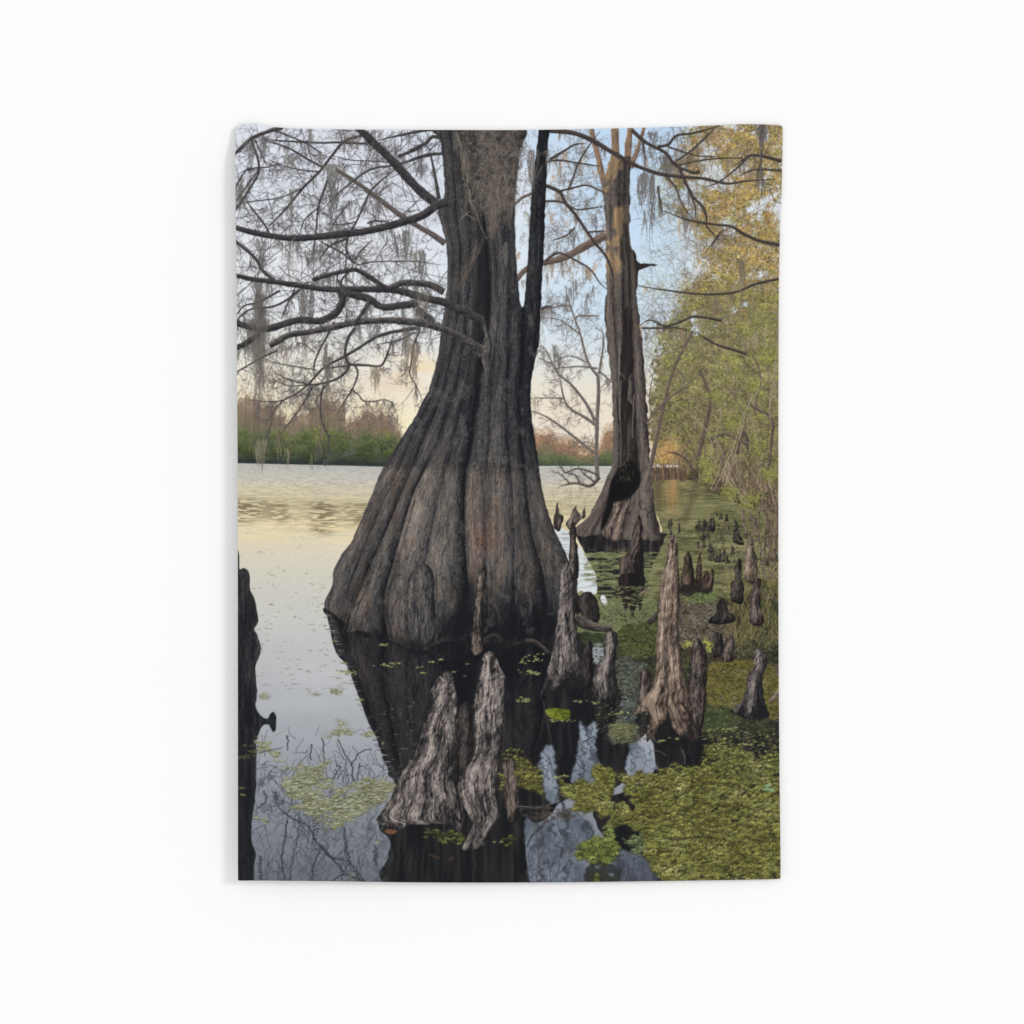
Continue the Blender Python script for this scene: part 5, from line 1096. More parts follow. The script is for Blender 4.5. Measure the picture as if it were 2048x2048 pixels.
K([(1279, 1029), (1284, 1050), (1284, 1066), (1287, 1104), (1287, 1150), (1282, 1158), (1250, 1158), (1241, 1152), (1240, 1116), (1250, 1112), (1256, 1097), (1264, 1073), (1270, 1048)], kb, 'tall crooked knee in front of the hollow cypress', tilt=.5, base_dark=.3, lum=.40)
b = Batch(); line(b, [(1262, 1108), (1266, 1100), (1270, 1095)], 3, 2, C(120, 106, 94)); line(b, [(1248, 1112), (1246, 1130), (1248, 1150)], 3, 2, C(112, 92, 82)); line(b, [(1242, 1116), (1244, 1150)], 2.5, 2, C(120, 96, 86)); b.flush(len(PARTS), .8)
dark_poly([(1241, 1150), (1286, 1150), (1286, 1190), (1279, 1222), (1274, 1204), (1266, 1236), (1258, 1208), (1250, 1226), (1244, 1200), (1240, 1185)], lo=C(26, 24, 24), hi=C(66, 52, 46), seed=701); GLATE.flush(I_GREEN, .85)
K([(1146, 1041), (1150, 1050), (1152, 1064), (1153, 1080), (1155, 1100), (1158, 1150), (1146, 1160), (1138, 1150), (1137, 1120), (1138, 1094), (1139, 1064), (1142, 1050)], kb, 'slender dark knee rising right of the big trunk', tilt=.3, lum=.36)
gid = new_id('printed_cypress_knee', 'row of four brown knees sharing one base in the green weed')
for pts in ([(1376, 1103), (1382, 1110), (1386, 1125), (1390, 1160), (1396, 1180), (1362, 1180), (1361, 1156), (1368, 1128), (1370, 1112)], [(1400, 1108), (1403, 1120), (1404, 1146), (1405, 1180), (1388, 1180), (1391, 1150), (1394, 1130)], [(1413, 1140), (1417, 1146), (1420, 1160), (1418, 1181), (1402, 1181), (1406, 1155), (1409, 1146)], [(1425, 1138), (1428, 1146), (1427, 1165), (1423, 1180), (1414, 1180), (1418, 1160)]):
    knee(pts, [(0, C(30, 26, 25)), (.4, C(66, 54, 47)), (.8, C(108, 88, 74)), (1.1, C(136, 114, 98))], gid, tilt=.35, lum=.36)
ground([(1360, 1172), (1420, 1172), (1426, 1180), (1416, 1186), (1366, 1186)], [C(28, 26, 24), C(50, 44, 40)], I_DARK, 705, 60, soft=2)
K([(1501, 1062), (1505, 1080), (1510, 1100), (1515, 1122), (1516, 1150), (1512, 1165), (1496, 1165), (1489, 1146), (1490, 1114), (1496, 1090), (1499, 1070)], kt, 'pale pointed knee at the foot of the bank', tilt=.4, lum=.44, sc=.8)
K([(1478, 1116), (1484, 1122), (1485, 1140), (1484, 1156), (1488, 1170), (1486, 1206), (1470, 1206), (1462, 1196), (1463, 1166), (1470, 1160), (1471, 1130)], kd, 'dark forked knee in the dry grass', sc=.8)
K([(1514, 1154), (1523, 1160), (1522, 1190), (1523, 1218), (1529, 1246), (1503, 1250), (1500, 1208), (1504, 1178), (1510, 1162)], kb, 'stout grey knee in the dry grass', lum=.38)
K([(1444, 1196), (1454, 1210), (1460, 1226), (1469, 1230), (1466, 1246), (1420, 1248), (1420, 1238), (1432, 1228), (1434, 1210)], kd, 'squat mossy knee on the mud', lum=.40)
K([(1430, 1264), (1440, 1268), (1445, 1280), (1446, 1312), (1428, 1314), (1424, 1290), (1425, 1272)], kd, 'low knee with leaves in front of it')
K([(1459, 1269), (1468, 1278), (1470, 1300), (1470, 1318), (1456, 1326), (1443, 1318), (1445, 1304), (1451, 1282)], kb, 'short grey knee beside the mud', lum=.46)
K([(1519, 1298), (1530, 1303), (1536, 1322), (1529, 1346), (1526, 1370), (1532, 1410), (1538, 1434), (1500, 1440), (1466, 1428), (1462, 1422), (1480, 1404), (1491, 1388), (1495, 1352), (1508, 1336), (1506, 1316), (1510, 1304)], kw, 'knobbly grey knee standing in the olive moss', tilt=.35, lum=.36)
K([(1566, 1318), (1552, 1336), (1556, 1350), (1566, 1360)], kb, 'knee root cut off by the right edge')
tube([(1540, 1405), (1556, 1388), (1566, 1370)], 7, 12, C(70, 60, 54), C(150, 132, 116), len(PARTS))
for _ in range(34):       # crowd of tiny knees and snags along the bank
    x = rng.uniform(1395, 1556); y = rng.uniform(1040, 1150) + .25 * (x - 1480); h = rng.uniform(8, 26) * (.5 + (y - 1030) / 200); w_ = h * rng.uniform(.2, .4)
    knee([(x, y - h), (x + w_ * .4, y - h * .8), (x + w_ * .6, y - h * .3), (x + w_, y), (x - w_, y), (x - w_ * .6, y - h * .3), (x - w_ * .4, y - h * .8)], [kd, kb, kd][rng.integers(3)], I_MUD, sc=.6, lum=.40)
b = Batch()
for _ in range(260):
    x = rng.uniform(1400, 1562); y = rng.uniform(1030, 1180) + .2 * (x - 1480); a = -math.pi / 2 + rng.normal() * .6; L = rng.uniform(6, 26)
    line(b, [(x, y), (x + L * .5 * math.cos(a) + rng.normal(), y + L * .5 * math.sin(a)), (x + L * math.cos(a + .3), y + L * math.sin(a + .3))], 1.5, .6, [C(132, 116, 86), C(70, 60, 48), C(112, 116, 66), C(50, 44, 38)][rng.integers(4)], .85)
for _ in range(60):
    x = rng.uniform(1380, 1562); y = rng.uniform(1035, 1190); line(b, [(x, y), (x + rng.uniform(-20, 20), y + rng.normal() * 3)], 2, 1, C(52, 46, 40), .8)
b.flush(I_MUD, .85)
# yellow leaf sprouts
b = Batch()
for cx, cy in ((1380, 1286), (1372, 1290), (1412, 1282), (1420, 1290), (1416, 1298)):
    n = 22; dabs(b, cx + rng.normal(size=n) * 4, cy + rng.normal(size=n) * 3, 4, 2, rng.uniform(0, 3, n), C(156, 160, 76) * (1 + .2 * rng.normal(size=(n, 1))), .8)
b.flush(I_MUD, .85)
# log and boulder-like stump right of the big trunk
knee([(1160, 1190), (1172, 1183), (1190, 1192), (1200, 1224), (1196, 1246), (1184, 1250), (1160, 1240), (1150, 1215), (1150, 1196)], kd, I_LOG, lum=.30, con=.7)
tube([(1152, 1236), (1172, 1248), (1196, 1255), (1224, 1257)], 24, 12, C(34, 31, 30), C(104, 94, 88), I_LOG2, .4, .7)
tube([(1296, 1246), (1310, 1236), (1320, 1226)], 10, 12, C(30, 28, 27), C(76, 70, 66), I_LOG3, .4, .6)
tube([(1278, 1192), (1290, 1182), (1302, 1178)], 3, 3, C(90, 80, 70), C(140, 124, 108), None)
tube([(1052, 1284), (1066, 1282), (1082, 1292), (1098, 1306)], 10, 6, C(28, 26, 26), C(84, 74, 69), I_BIG, .4, .8)
tube([(962, 1290), (980, 1276), (992, 1272), (1004, 1284)], 18, 8, C(26, 24, 25), C(56, 51, 49), I_BIG, .4, .7)
K([(963, 1106), (970, 1114), (971, 1132), (975, 1147), (972, 1165), (968, 1190), (966, 1230), (966, 1262), (966, 1296), (956, 1309), (944, 1304), (942, 1276), (947, 1245), (952, 1200), (955, 1176), (957, 1146), (956, 1118)], kb, 'slim grey brown spike against the big trunk', lum=.50, tilt=.5, sc=.8, base_dark=-.08)
K([(1176, 1279), (1184, 1288), (1186, 1330), (1184, 1372), (1158, 1376), (1158, 1330), (1166, 1300)], kd, 'small dark knee in the shade of the tall pointed one', lum=.30)
K([(1131, 1120), (1138, 1122), (1142, 1135), (1146, 1166), (1149, 1208), (1153, 1260), (1158, 1311), (1166, 1350), (1170, 1376), (1150, 1374), (1139, 1384), (1124, 1376), (1110, 1380), (1096, 1376), (1086, 1392), (1080, 1398), (1083, 1380), (1095, 1342), (1104, 1301), (1112, 1260), (1118, 1208), (1121, 1166), (1125, 1129)], kw, 'tall pointed knee with a pale left edge right of the big trunk', tilt=.25, lum=.33, lit=.28, base_dark=.42, con=1.1)
K([(1224, 1262), (1233, 1266), (1234, 1290), (1231, 1322), (1234, 1373), (1236, 1394), (1222, 1398), (1198, 1394), (1183, 1386), (1184, 1363), (1193, 1332), (1206, 1312), (1208, 1278), (1214, 1265)], kw, 'blunt knobbly knee in mid channel', tilt=.2, lum=.40, base_dark=.15)
K([(1287, 1336), (1299, 1341), (1301, 1360), (1300, 1400), (1290, 1410), (1276, 1408), (1280, 1380), (1279, 1350)], kb, 'small knee left of the biggest pale knee', lum=.42)
K([(1395, 1276), (1408, 1292), (1415, 1322), (1413, 1380), (1410, 1420), (1407, 1442), (1399, 1472), (1384, 1470), (1374, 1400), (1378, 1360), (1380, 1320), (1386, 1288)], kb, 'dark knee behind the biggest pale knee', tilt=.2, lum=.36)
big = K([(1343, 1068), (1350, 1074), (1355, 1096), (1358, 1146), (1359, 1190), (1357, 1259), (1364, 1322), (1372, 1373), (1379, 1401), (1390, 1450), (1398, 1472), (1387, 1484), (1370, 1474), (1357, 1468), (1345, 1452), (1335, 1420), (1332, 1440), (1318, 1456), (1306, 1472), (1296, 1484), (1292, 1474), (1300, 1440), (1303, 1432), (1297, 1422), (1284, 1424), (1269, 1428), (1278, 1410), (1290, 1394), (1303, 1372), (1312, 1342), (1313, 1290), (1316, 1228), (1318, 1187), (1322, 1158), (1330, 1129), (1336, 1096), (1337, 1077)], kt, 'biggest knee, tall pale tan column with splayed roots', tilt=.32, lum=.47, con=.95, base_dark=.05, ribs=6)
b = Batch(); line(b, [(1334, 1425), (1336, 1380), (1330, 1320), (1328, 1260), (1330, 1210), (1334, 1170)], 5, 2, C(44, 37, 34), .7); line(b, [(1352, 1330), (1346, 1260), (1344, 1200), (1347, 1160)], 4, 2, C(56, 47, 42), .6); line(b, [(1305, 1432), (1314, 1400), (1318, 1370)], 4, 2, C(60, 50, 44), .7); b.flush(big, .6)
m, sl = poly([(1300, 1400), (1306, 1398), (1308, 1420), (1304, 1432), (1298, 1420)], True); comp(m, sl, C(132, 112, 96), big)
m, sl = poly([(1310, 1462), (1330, 1440), (1342, 1452), (1356, 1470), (1386, 1484), (1380, 1492), (1320, 1490)], True, 1); comp(blur(m, 3) * .8 * (1 - full(*poly([(1343, 1400), (1390, 1400), (1398, 1476), (1384, 1484), (1357, 1468)], False))[sl]), sl, C(26, 25, 25), I_DARK)
# front group
K([(930, 1404), (938, 1410), (944, 1440), (946, 1500), (930, 1560), (914, 1540), (914, 1470), (918, 1420)], kd, 'low dark knee wedged between the two front knees', lum=.40)
K([(1015, 1510), (1024, 1518), (1033, 1536), (1036, 1577), (1038, 1630), (1025, 1647), (1012, 1632), (1007, 1590), (1005, 1556), (1004, 1520)], kb, 'small slanting knee right of the front pair', lum=.44, tilt=.1)
K([(894, 1341), (905, 1348), (910, 1366), (912, 1385), (917, 1432), (918, 1494), (910, 1546), (914, 1570), (926, 1608), (931, 1640), (928, 1666), (904, 1656), (882, 1646), (851, 1649), (820, 1649), (792, 1660), (764, 1650), (752, 1638), (763, 1622), (784, 1592), (790, 1556), (800, 1537), (819, 1523), (826, 1502), (837, 1464), (851, 1432), (864, 1403), (862, 1384), (870, 1368), (882, 1350)], kw, 'broad front knee with a wide base, left of the pair', tilt=.12, lum=.40, con=1.15, base_dark=.10, ribs=6)
K([(975, 1303), (984, 1304), (990, 1312), (998, 1330), (1009, 1350), (1013, 1380), (1007, 1411), (1006, 1453), (1002, 1505), (995, 1546), (993, 1580), (997, 1625), (996, 1640), (978, 1668), (966, 1692), (940, 1700), (923, 1696), (936, 1672), (945, 1645), (937, 1629), (921, 1594), (916, 1568), (922, 1546), (944, 1519), (951, 1486), (948, 1453), (944, 1424), (951, 1391), (955, 1350), (962, 1328), (967, 1309)], kw, 'tallest front knee, silvery and twisted, right of the pair', tilt=.10, lum=.47, con=1.15, base_dark=.02, ribs=5)
b = Batch(); line(b, [(948, 1650), (952, 1600), (956, 1560), (950, 1540)], 5, 2, C(48, 42, 40), .7); line(b, [(926, 1570), (936, 1600), (946, 1630)], 3, 2, C(66, 52, 48), .5); b.flush(len(PARTS), .6)
b = Batch(); line(b, [(806, 1600), (812, 1560), (818, 1536)], 6, 3, C(36, 34, 34), .7); line(b, [(880, 1560), (884, 1510), (890, 1470)], 6, 3, C(44, 41, 41), .6); line(b, [(862, 1590), (860, 1550), (866, 1500)], 5, 2, C(40, 37, 37), .5); b.flush(len(PARTS) - 1, .55)

# ---------------------------------------------------------------- stump at the left edge
m, sl = poly([(462, 1090), (476, 1098), (479, 1114), (481, 1137), (488, 1135), (498, 1143), (501, 1152), (500, 1172), (504, 1185), (512, 1202), (517, 1237), (515, 1248), (510, 1258), (517, 1272), (523, 1298), (518, 1316), (512, 1334), (515, 1380), (513, 1413), (523, 1430), (535, 1437), (541, 1428), (548, 1423), (554, 1432), (554, 1442), (553, 1456), (548, 1464), (542, 1455), (538, 1448), (528, 1450), (519, 1466), (514, 1486), (514, 1540), (513, 1577), (510, 1608), (504, 1650), (504, 1681), (513, 1705), (510, 1722), (504, 1768), (462, 1768)], True, .8)
x = XX[sl]; y = YY[sl]; n = .5 + fibre(x, x, y, 711, 1.) + .22 * np.exp(-((x - np.interp(y, [1130, 1200, 1250, 1300, 1400], [494, 508, 512, 518, 512])) / 7) ** 2) - .12
comp(m, sl, ramp(n - .22 * sstep(1300, 1420, y), [(.0, C(24, 25, 27)), (.4, C(38, 38, 40)), (.75, C(62, 59, 58)), (1.1, C(92, 86, 82))]), I_STUMP)

# ---------------------------------------------------------------- duckweed rafts
def st(cols):
    return [(i / max(1, len(cols) - 1), q) for i, q in enumerate(cols)]

def raft(pts, n, rx, cols, pid, seed, hole=.30, gap=(10, 6), base=None, flat=.42, passes=6, soft=3, dim=0):
    flat = .52
    m, sl = poly(pts, True, 9, 7)
    x = XX[sl]; y = YY[sl]; h = .55 * fbm(x / gap[0], y / gap[1], seed, 4) + .45 * fbm(x / 34, y / 17, seed + 31, 3)
    k = blur(m, soft) * sstep(hole - .05, hole + .06, h + .28 * (blur(m, 12) - .75))
    if base is not None: comp(k * .9, sl, base * (1 + .35 * (nz(x / 3, y / 2, seed + 3) - .5))[..., None], pid)
    f = full(np.clip(k * 1.2, 0, 1), sl); b = Batch()
    for p in range(passes):
        X, Y = inside(k, sl, n // passes)
        if not len(X): continue
        sc = .62 + .75 * (Y - pts_y0) / 240. if (pts_y0 := 1500) else 1
        sc = np.clip(sc, .55, 1.5)
        t = np.clip(fbm(X / 38, Y / 22, seed + 5, 4) * 1.9 - .45 + .20 * rng.normal(size=len(X)), 0, 1)
        c = ramp(t, st(cols)) * (1 + .17 * rng.normal(size=(len(X), 1)))
        s = np.clip(np.exp(.38 * rng.normal(size=len(X))), .45, 1.9) * .8 * rx * sc
        sh = np.full((len(X), 3), 1., np.float32) * C(44, 42, 26)
        discs(b, X + .4, Y + s * .42, s * 1.05, s * flat * 1.25, sh, .6); b.flush(pid, .62, .5, f)
        discs(b, X, Y, s, s * flat, np.clip(c, 0, 1), 1.); b.flush(pid, .92, .5, f)
    for q, (gx, gy, gw) in enumerate(((13, 8, .050), (24, 12, .045))):      # dark seams between the clumps
        r = np.abs(nz(x / gx + .8 * nz(x / 6, y / 4, seed + 60), y / gy + .8 * nz(x / 6, y / 4, seed + 61), seed + 40 + q) - .5)
        comp(k * .72 * (1 - sstep(gw * .5, gw, r)) * sstep(.35, .6, fbm(x / 30, y / 20, seed + 50 + q, 3)), sl, C(44, 41, 26))
    return f
matc = [C(94, 92, 44), C(120, 118, 58), C(140, 136, 74), C(108, 114, 54), C(154, 150, 94)]
raft([(1112, 1556), (1130, 1560), (1160, 1566), (1193, 1568), (1188, 1545), (1182, 1532), (1203, 1525), (1221, 1531), (1231, 1556), (1236, 1566), (1222, 1590), (1236, 1606), (1262, 1618), (1250, 1640), (1200, 1632), (1162, 1627), (1145, 1618), (1151, 1602), (1131, 1590), (1116, 1572)], 1500, 4.2, matc, I_MAT, 721, .28, base=C(68, 64, 34))
raft([(1238, 1552), (1300, 1542), (1345, 1532), (1386, 1534), (1408, 1515), (1417, 1490), (1440, 1480), (1468, 1492), (1510, 1508), (1566, 1530), (1566, 1770), (1345, 1770), (1308, 1738), (1290, 1702), (1278, 1668), (1262, 1656), (1215, 1650), (1228, 1630), (1266, 1622), (1262, 1598), (1250, 1580)], 6400, 5.4, matc, I_MAT, 731, .36, (11, 6), base=C(58, 54, 30), passes=8)
raft([(1410, 1486), (1440, 1470), (1500, 1480), (1562, 1470), (1562, 1560), (1480, 1560), (1420, 1530)], 260, 4.6, [C(96, 100, 56), C(128, 130, 82)], I_MAT, 741, .40, (9, 5))
raft([(1160, 1680), (1185, 1676), (1192, 1660), (1220, 1662), (1238, 1690), (1236, 1722), (1200, 1730), (1160, 1722), (1150, 1712)], 520, 4.6, [C(84, 96, 44), C(112, 122, 58), C(132, 140, 78)], I_MAT, 751, .34, base=C(60, 70, 34))
raft([(1180, 1752), (1200, 1744), (1226, 1752), (1230, 1768), (1176, 1768)], 80, 5, [C(112, 124, 52), C(140, 146, 70)], I_MAT, 753, .2, base=C(70, 76, 36))
raft([(1028, 1524), (1048, 1522), (1068, 1530), (1078, 1548), (1076, 1562), (1090, 1580), (1080, 1596), (1066, 1592), (1052, 1576), (1040, 1570), (1034, 1550)], 150, 4.6, matc, I_MAT, 755, .25, base=C(70, 68, 40))
raft([(1000, 1506), (1022, 1494), (1050, 1498), (1046, 1508), (1014, 1512)], 26, 5, matc, I_MAT, 757, .2)
raft([(996, 1540), (1006, 1536), (1008, 1600), (996, 1602)], 34, 4.4, matc, I_MAT, 759, .3)
raft([(836, 1658), (870, 1656), (918, 1668), (930, 1676), (918, 1686), (880, 1684), (844, 1672)], 52, 5, [C(70, 76, 38), C(98, 104, 56)], I_MAT, 761, .30)
raft([(992, 1682), (1010, 1672), (1048, 1672), (1044, 1682), (1004, 1690)], 9, 5, [C(90, 104, 44)], I_MAT, 763, .2)
raft([(1248, 1672), (1284, 1668), (1296, 1700), (1262, 1706), (1246, 1694)], 90, 4.4, [C(84, 100, 66), C(120, 130, 88)], I_MAT, 765, .35)
# dark slot in the mat, blue-green rosette
b = Batch(); line(b, [(1326, 1676), (1350, 1680), (1372, 1677), (1396, 1674), (1430, 1677), (1452, 1682)], 6.5, 3, C(48, 44, 26)); line(b, [(1385, 1586), (1388, 1600), (1387, 1614)], 6, 4, C(44, 44, 34)); line(b, [(1396, 1570), (1404, 1578)], 5, 3, C(40, 40, 32)); line(b, [(1358, 1620), (1384, 1624)], 4, 3, C(52, 50, 34)); b.flush(I_MAT, .85)
b = Batch(); n = 9; discs(b, 1536 + rng.normal(size=n) * 7, 1578 + rng.normal(size=n) * 5, rng.uniform(4, 7, n), rng.uniform(2.5, 4, n), C(128, 158, 116) * (1 + .1 * rng.normal(size=(n, 1))), 1.); b.flush(I_MAT, .95)
# pale broken raft lower left: light rims where leaves tilt to the sky
lc = [C(104, 104, 66), C(128, 128, 90), C(116, 120, 78), C(148, 148, 118)]
def raft_l(pts, n, seed, hole=.34, pid=None):
    hole += .08
    m, sl = poly(pts, True, 6, 8); x = XX[sl]; y = YY[sl]
    h = .7 * fbm(x / 26, y / 11, seed, 4) + .3 * fbm(x / 8, y / 4, seed + 9, 3); k = np.clip(blur(m, 7) * 1.2, 0, 1) * sstep(hole - .05, hole + .08, h + .30 * (blur(m, 16) - .8) + .10 * sstep(1540, 1600, y) * sstep(560, 680, x))
    comp(k * .70, sl, ramp(nz(x / 6, y / 2.6, seed + 2), [(.1, C(84, 82, 62)), (.5, C(124, 122, 92)), (.9, C(160, 160, 138))]), pid)
    f = full(k, sl); b = Batch()
    for p in range(4):
        X, Y = inside(k, sl, n // 4); N = len(X)
        if not N: continue
        s = rng.uniform(2.2, 4.4, N) * np.clip(.6 + (Y - 1440) / 300, .6, 1.2)
        discs(b, X, Y + s * .4, s, s * .4, np.ones((N, 3), np.float32) * C(72, 72, 64), .5); b.flush(pid, .5, .5, f)
        discs(b, X, Y, s, s * .40, ramp(np.clip(fbm(X / 24, Y / 16, seed + 5, 3) * 1.6 - .3 + .15 * rng.normal(size=N), 0, 1), [(0, lc[0]), (.35, lc[1]), (.7, lc[2]), (1, lc[3])]) * (1 + .12 * rng.normal(size=(N, 1))), 1.); b.flush(pid, .85, .5, f)
        q = rng.random(N) < .5
        dabs(b, X[q], Y[q] - s[q] * .34, s[q] * 1.5, 1.3, rng.normal(size=q.sum()) * .15 - .12, np.ones((q.sum(), 3), np.float32) * C(206, 206, 200), .8); b.flush(pid, .75, .5, f)
raft_l([(548, 1562), (565, 1548), (600, 1530), (625, 1528), (650, 1548), (674, 1560), (660, 1580), (700, 1572), (730, 1554), (788, 1550), (786, 1588), (746, 1618), (699, 1642), (657, 1660), (632, 1636), (606, 1620), (575, 1612), (556, 1590)], 1500, 801, .36, I_MATL)
raft_l([(512, 1474), (540, 1480), (566, 1494), (566, 1512), (580, 1530), (612, 1526), (626, 1540), (580, 1556), (560, 1552), (540, 1530), (515, 1518)], 420, 811, .40)
raft_l([(648, 1444), (670, 1439), (702, 1448), (690, 1456), (655, 1456)], 90, 821, .25)
raft_l([(638, 1474), (670, 1462), (700, 1456), (712, 1464), (690, 1474), (660, 1480)], 110, 823, .28)
raft_l([(690, 1472), (730, 1456), (752, 1466), (770, 1486), (752, 1500), (730, 1484)], 130, 825, .40)
raft_l([(600, 1536), (640, 1530), (670, 1520), (676, 1526), (650, 1538), (640, 1548)], 70, 827, .3)
raft_l([(612, 1376), (640, 1378), (648, 1384), (626, 1386)], 26, 829, .3); raft_l([(652, 1384), (660, 1374), (680, 1372), (700, 1378), (680, 1386)], 60, 831, .25); raft_l([(624, 1392), (648, 1392), (640, 1400)], 16, 833, .3); raft_l([(514, 1392), (536, 1390), (534, 1398), (516, 1400)], 24, 835, .25)
b = Batch()       # loose leaves scattered on the black water
for x, y, r, n in ((692, 1342, 10, 8), (698, 1346, 12, 9), (688, 1326, 4, 3), (668, 1282, 4, 2), (770, 1290, 9, 8), (764, 1330, 8, 5), (790, 1326, 9, 6), (778, 1332, 6, 4), (838, 1334, 5, 3), (846, 1345, 4, 3), (884, 1318, 4, 3), (863, 1323, 4, 2), (907, 1343, 4, 2), (937, 1327, 3, 2), (932, 1352, 3, 1), (1064, 1347, 12, 12), (1060, 1342, 14, 7), (1062, 1320, 14, 8), (1050, 1322, 14, 5), (1072, 1310, 14, 5), (1046, 1400, 14, 12), (720, 1400, 7, 4), (1160, 1402, 9, 5), (1190, 1406, 10, 6), (1240, 1426, 14, 9), (1236, 1450, 12, 9), (1110, 1440, 10, 5), (1128, 1440, 12, 7), (1320, 1482, 10, 4), (1352, 1478, 8, 3), (1480, 1462, 24, 10), (1500, 1490, 20, 10), (1440, 1460, 20, 8), (482, 1575, 3, 2), (486, 1589, 6, 2), (524, 1636, 9, 6), (536, 1642, 9, 5), (664, 1656, 9, 6), (680, 1652, 9, 6), (754, 1685, 5, 3), (700, 1750, 6, 3), (504, 1502, 14, 12), (490, 1512, 14, 14), (500, 1490, 10, 6), (1114, 1554, 8, 6), (1128, 1552, 7, 5), (1000, 1684, 6, 3)):
    X = x + rng.normal(size=n) * r * .8; Y = y + rng.normal(size=n) * r * .16; s = rng.uniform(2.2, 4.4, n)
    dk = x < 512 and y < 1540
    c = (C(74, 76, 50) if dk else C(134, 136, 86)) * (1 + .16 * rng.normal(size=(n, 1))); discs(b, X, Y, s, s * .42, np.clip(c, 0, 1), 1.)
b.flush(None, .9)
for _ in range(70):
    x = rng.uniform(700, 830) ; y = rng.uniform(1400, 1560)
    if x < 690 + (y - 1400) * .42: continue
    dabs(b, np.array([x]), np.array([y]), rng.uniform(1.5, 5), 1.3, rng.normal() * .2, C(190, 192, 186)[None] * rng.uniform(.6, 1), .8)
for _ in range(26):
    x = rng.uniform(1180, 1560); y = rng.uniform(1180, 1480); dabs(b, np.array([x]), np.array([y]), rng.uniform(1.5, 3.5), 1.4, rng.normal() * .5, C(196, 196, 186)[None] * rng.uniform(.7, 1), .8)
b.flush(None, .8)
m, sl = poly([(1090, 1424), (1096, 1418), (1112, 1416), (1136, 1419), (1141, 1424), (1136, 1438), (1118, 1440), (1102, 1436)], True, .8); x = XX[sl]; y = YY[sl]
comp(m, sl, ramp(nz(x / 5, y / 4, 841) * .6 + .4 * (1136 - x) / 40, [(.2, C(72, 80, 26)), (.6, C(104, 112, 36)), (1, C(128, 132, 56))]), I_PAD)
m, sl = poly([(769, 1662), (776, 1658), (788, 1659), (795, 1662), (788, 1667), (776, 1667)], True, .3); comp(m, sl, C(108, 72, 54), I_LEAF)
for q in ([(898, 1716), (906, 1713), (910, 1715), (902, 1722), (897, 1720)], [(856, 1706), (866, 1709), (880, 1714), (876, 1717), (862, 1712)], [(1196, 1628), (1204, 1631), (1214, 1636), (1206, 1637)]):
    m, sl = poly(q, True, .3); comp(m * .85, sl, C(62, 50, 42))
for P, w, c in (([(1086, 1400), (1092, 1430), (1100, 1470), (1104, 1490)], 2.4, C(70, 64, 60)), ([(534, 1480), (552, 1470), (572, 1460)], 3.4, C(150, 150, 146)), ([(520, 1504), (540, 1500), (566, 1495)], 3, C(74, 70, 66)), ([(1300, 1468), (1308, 1478), (1318, 1488)], 1.8, C(120, 110, 98)), ([(1303, 1502), (1318, 1502), (1332, 1512)], 2, C(104, 98, 90)), ([(1364, 1500), (1369, 1512), (1370, 1528)], 2, C(120, 112, 104)), ([(1414, 1388), (1428, 1394), (1434, 1414)], 1.8, C(46, 42, 30)), ([(1036, 1612), (1080, 1614), (1120, 1600)], 2, C(128, 126, 122)), ([(1120, 1588), (1130, 1598), (1156, 1602)], 2.4, C(88, 84, 80)), ([(1118, 1580), (1124, 1590), (1130, 1634)], 12, C(30, 29, 29)), ([(1096, 1640), (1064, 1672), (1054, 1694)], 6, C(50, 48, 46)), ([(1068, 1650), (1078, 1700), (1072, 1766)], 5, C(78, 74, 72))):
    b = Batch(); line(b, P, w, w * .6, c); b.flush(None, .85)
m, sl = poly([(1180, 1730), (1230, 1728), (1244, 1750), (1230, 1766), (1170, 1766)], True, 3); x = XX[sl]; y = YY[sl]; comp(m * .85 * sstep(.35, .5, fbm(x / 14, y / 8, 851, 4)), sl, C(44, 44, 44))
m, sl = poly([(1040, 1618), (1100, 1612), (1150, 1628), (1140, 1640), (1090, 1642), (1050, 1634)], True, 3); x = XX[sl]; y = YY[sl]; comp(m * .8 * sstep(.3, .55, fbm(x / 10, y / 5, 853, 4)), sl, ramp(nz(x / 5, y / 4, 854), [(0, C(40, 36, 34)), (1, C(92, 84, 76))]))
m, sl = poly([(1128, 1700), (1156, 1680), (1160, 1720), (1140, 1740)], True, 3); x = XX[sl]; y = YY[sl]; comp(m * .6 * sstep(.5, .6, nz(x / 5, y / 3, 855)), sl, C(70, 74, 80))

# ---------------------------------------------------------------- print finish: ink spread, matte blacks, fine grain
img[:] = blur(img, .36)
img[:] = C(7, 8, 9) + img * .972
img *= (1 + .022 * np.random.default_rng(3).normal(size=(H, W, 1))).astype(np.float32)
np.clip(img, 0, 1, out=img)
# ===========================================================================
#  Scene: the printed cloth hanging on a white wall
# ===========================================================================
import bpy
from mathutils import Vector
scene = bpy.context.scene
COL = scene.collection
S = 0.6055e-3                       # metres of cloth per print dot
CZ = 1.5                            # height of the picture centre above the floor
CAM_D = 3.4
GAIN = 0.86                         # dye strength under this light

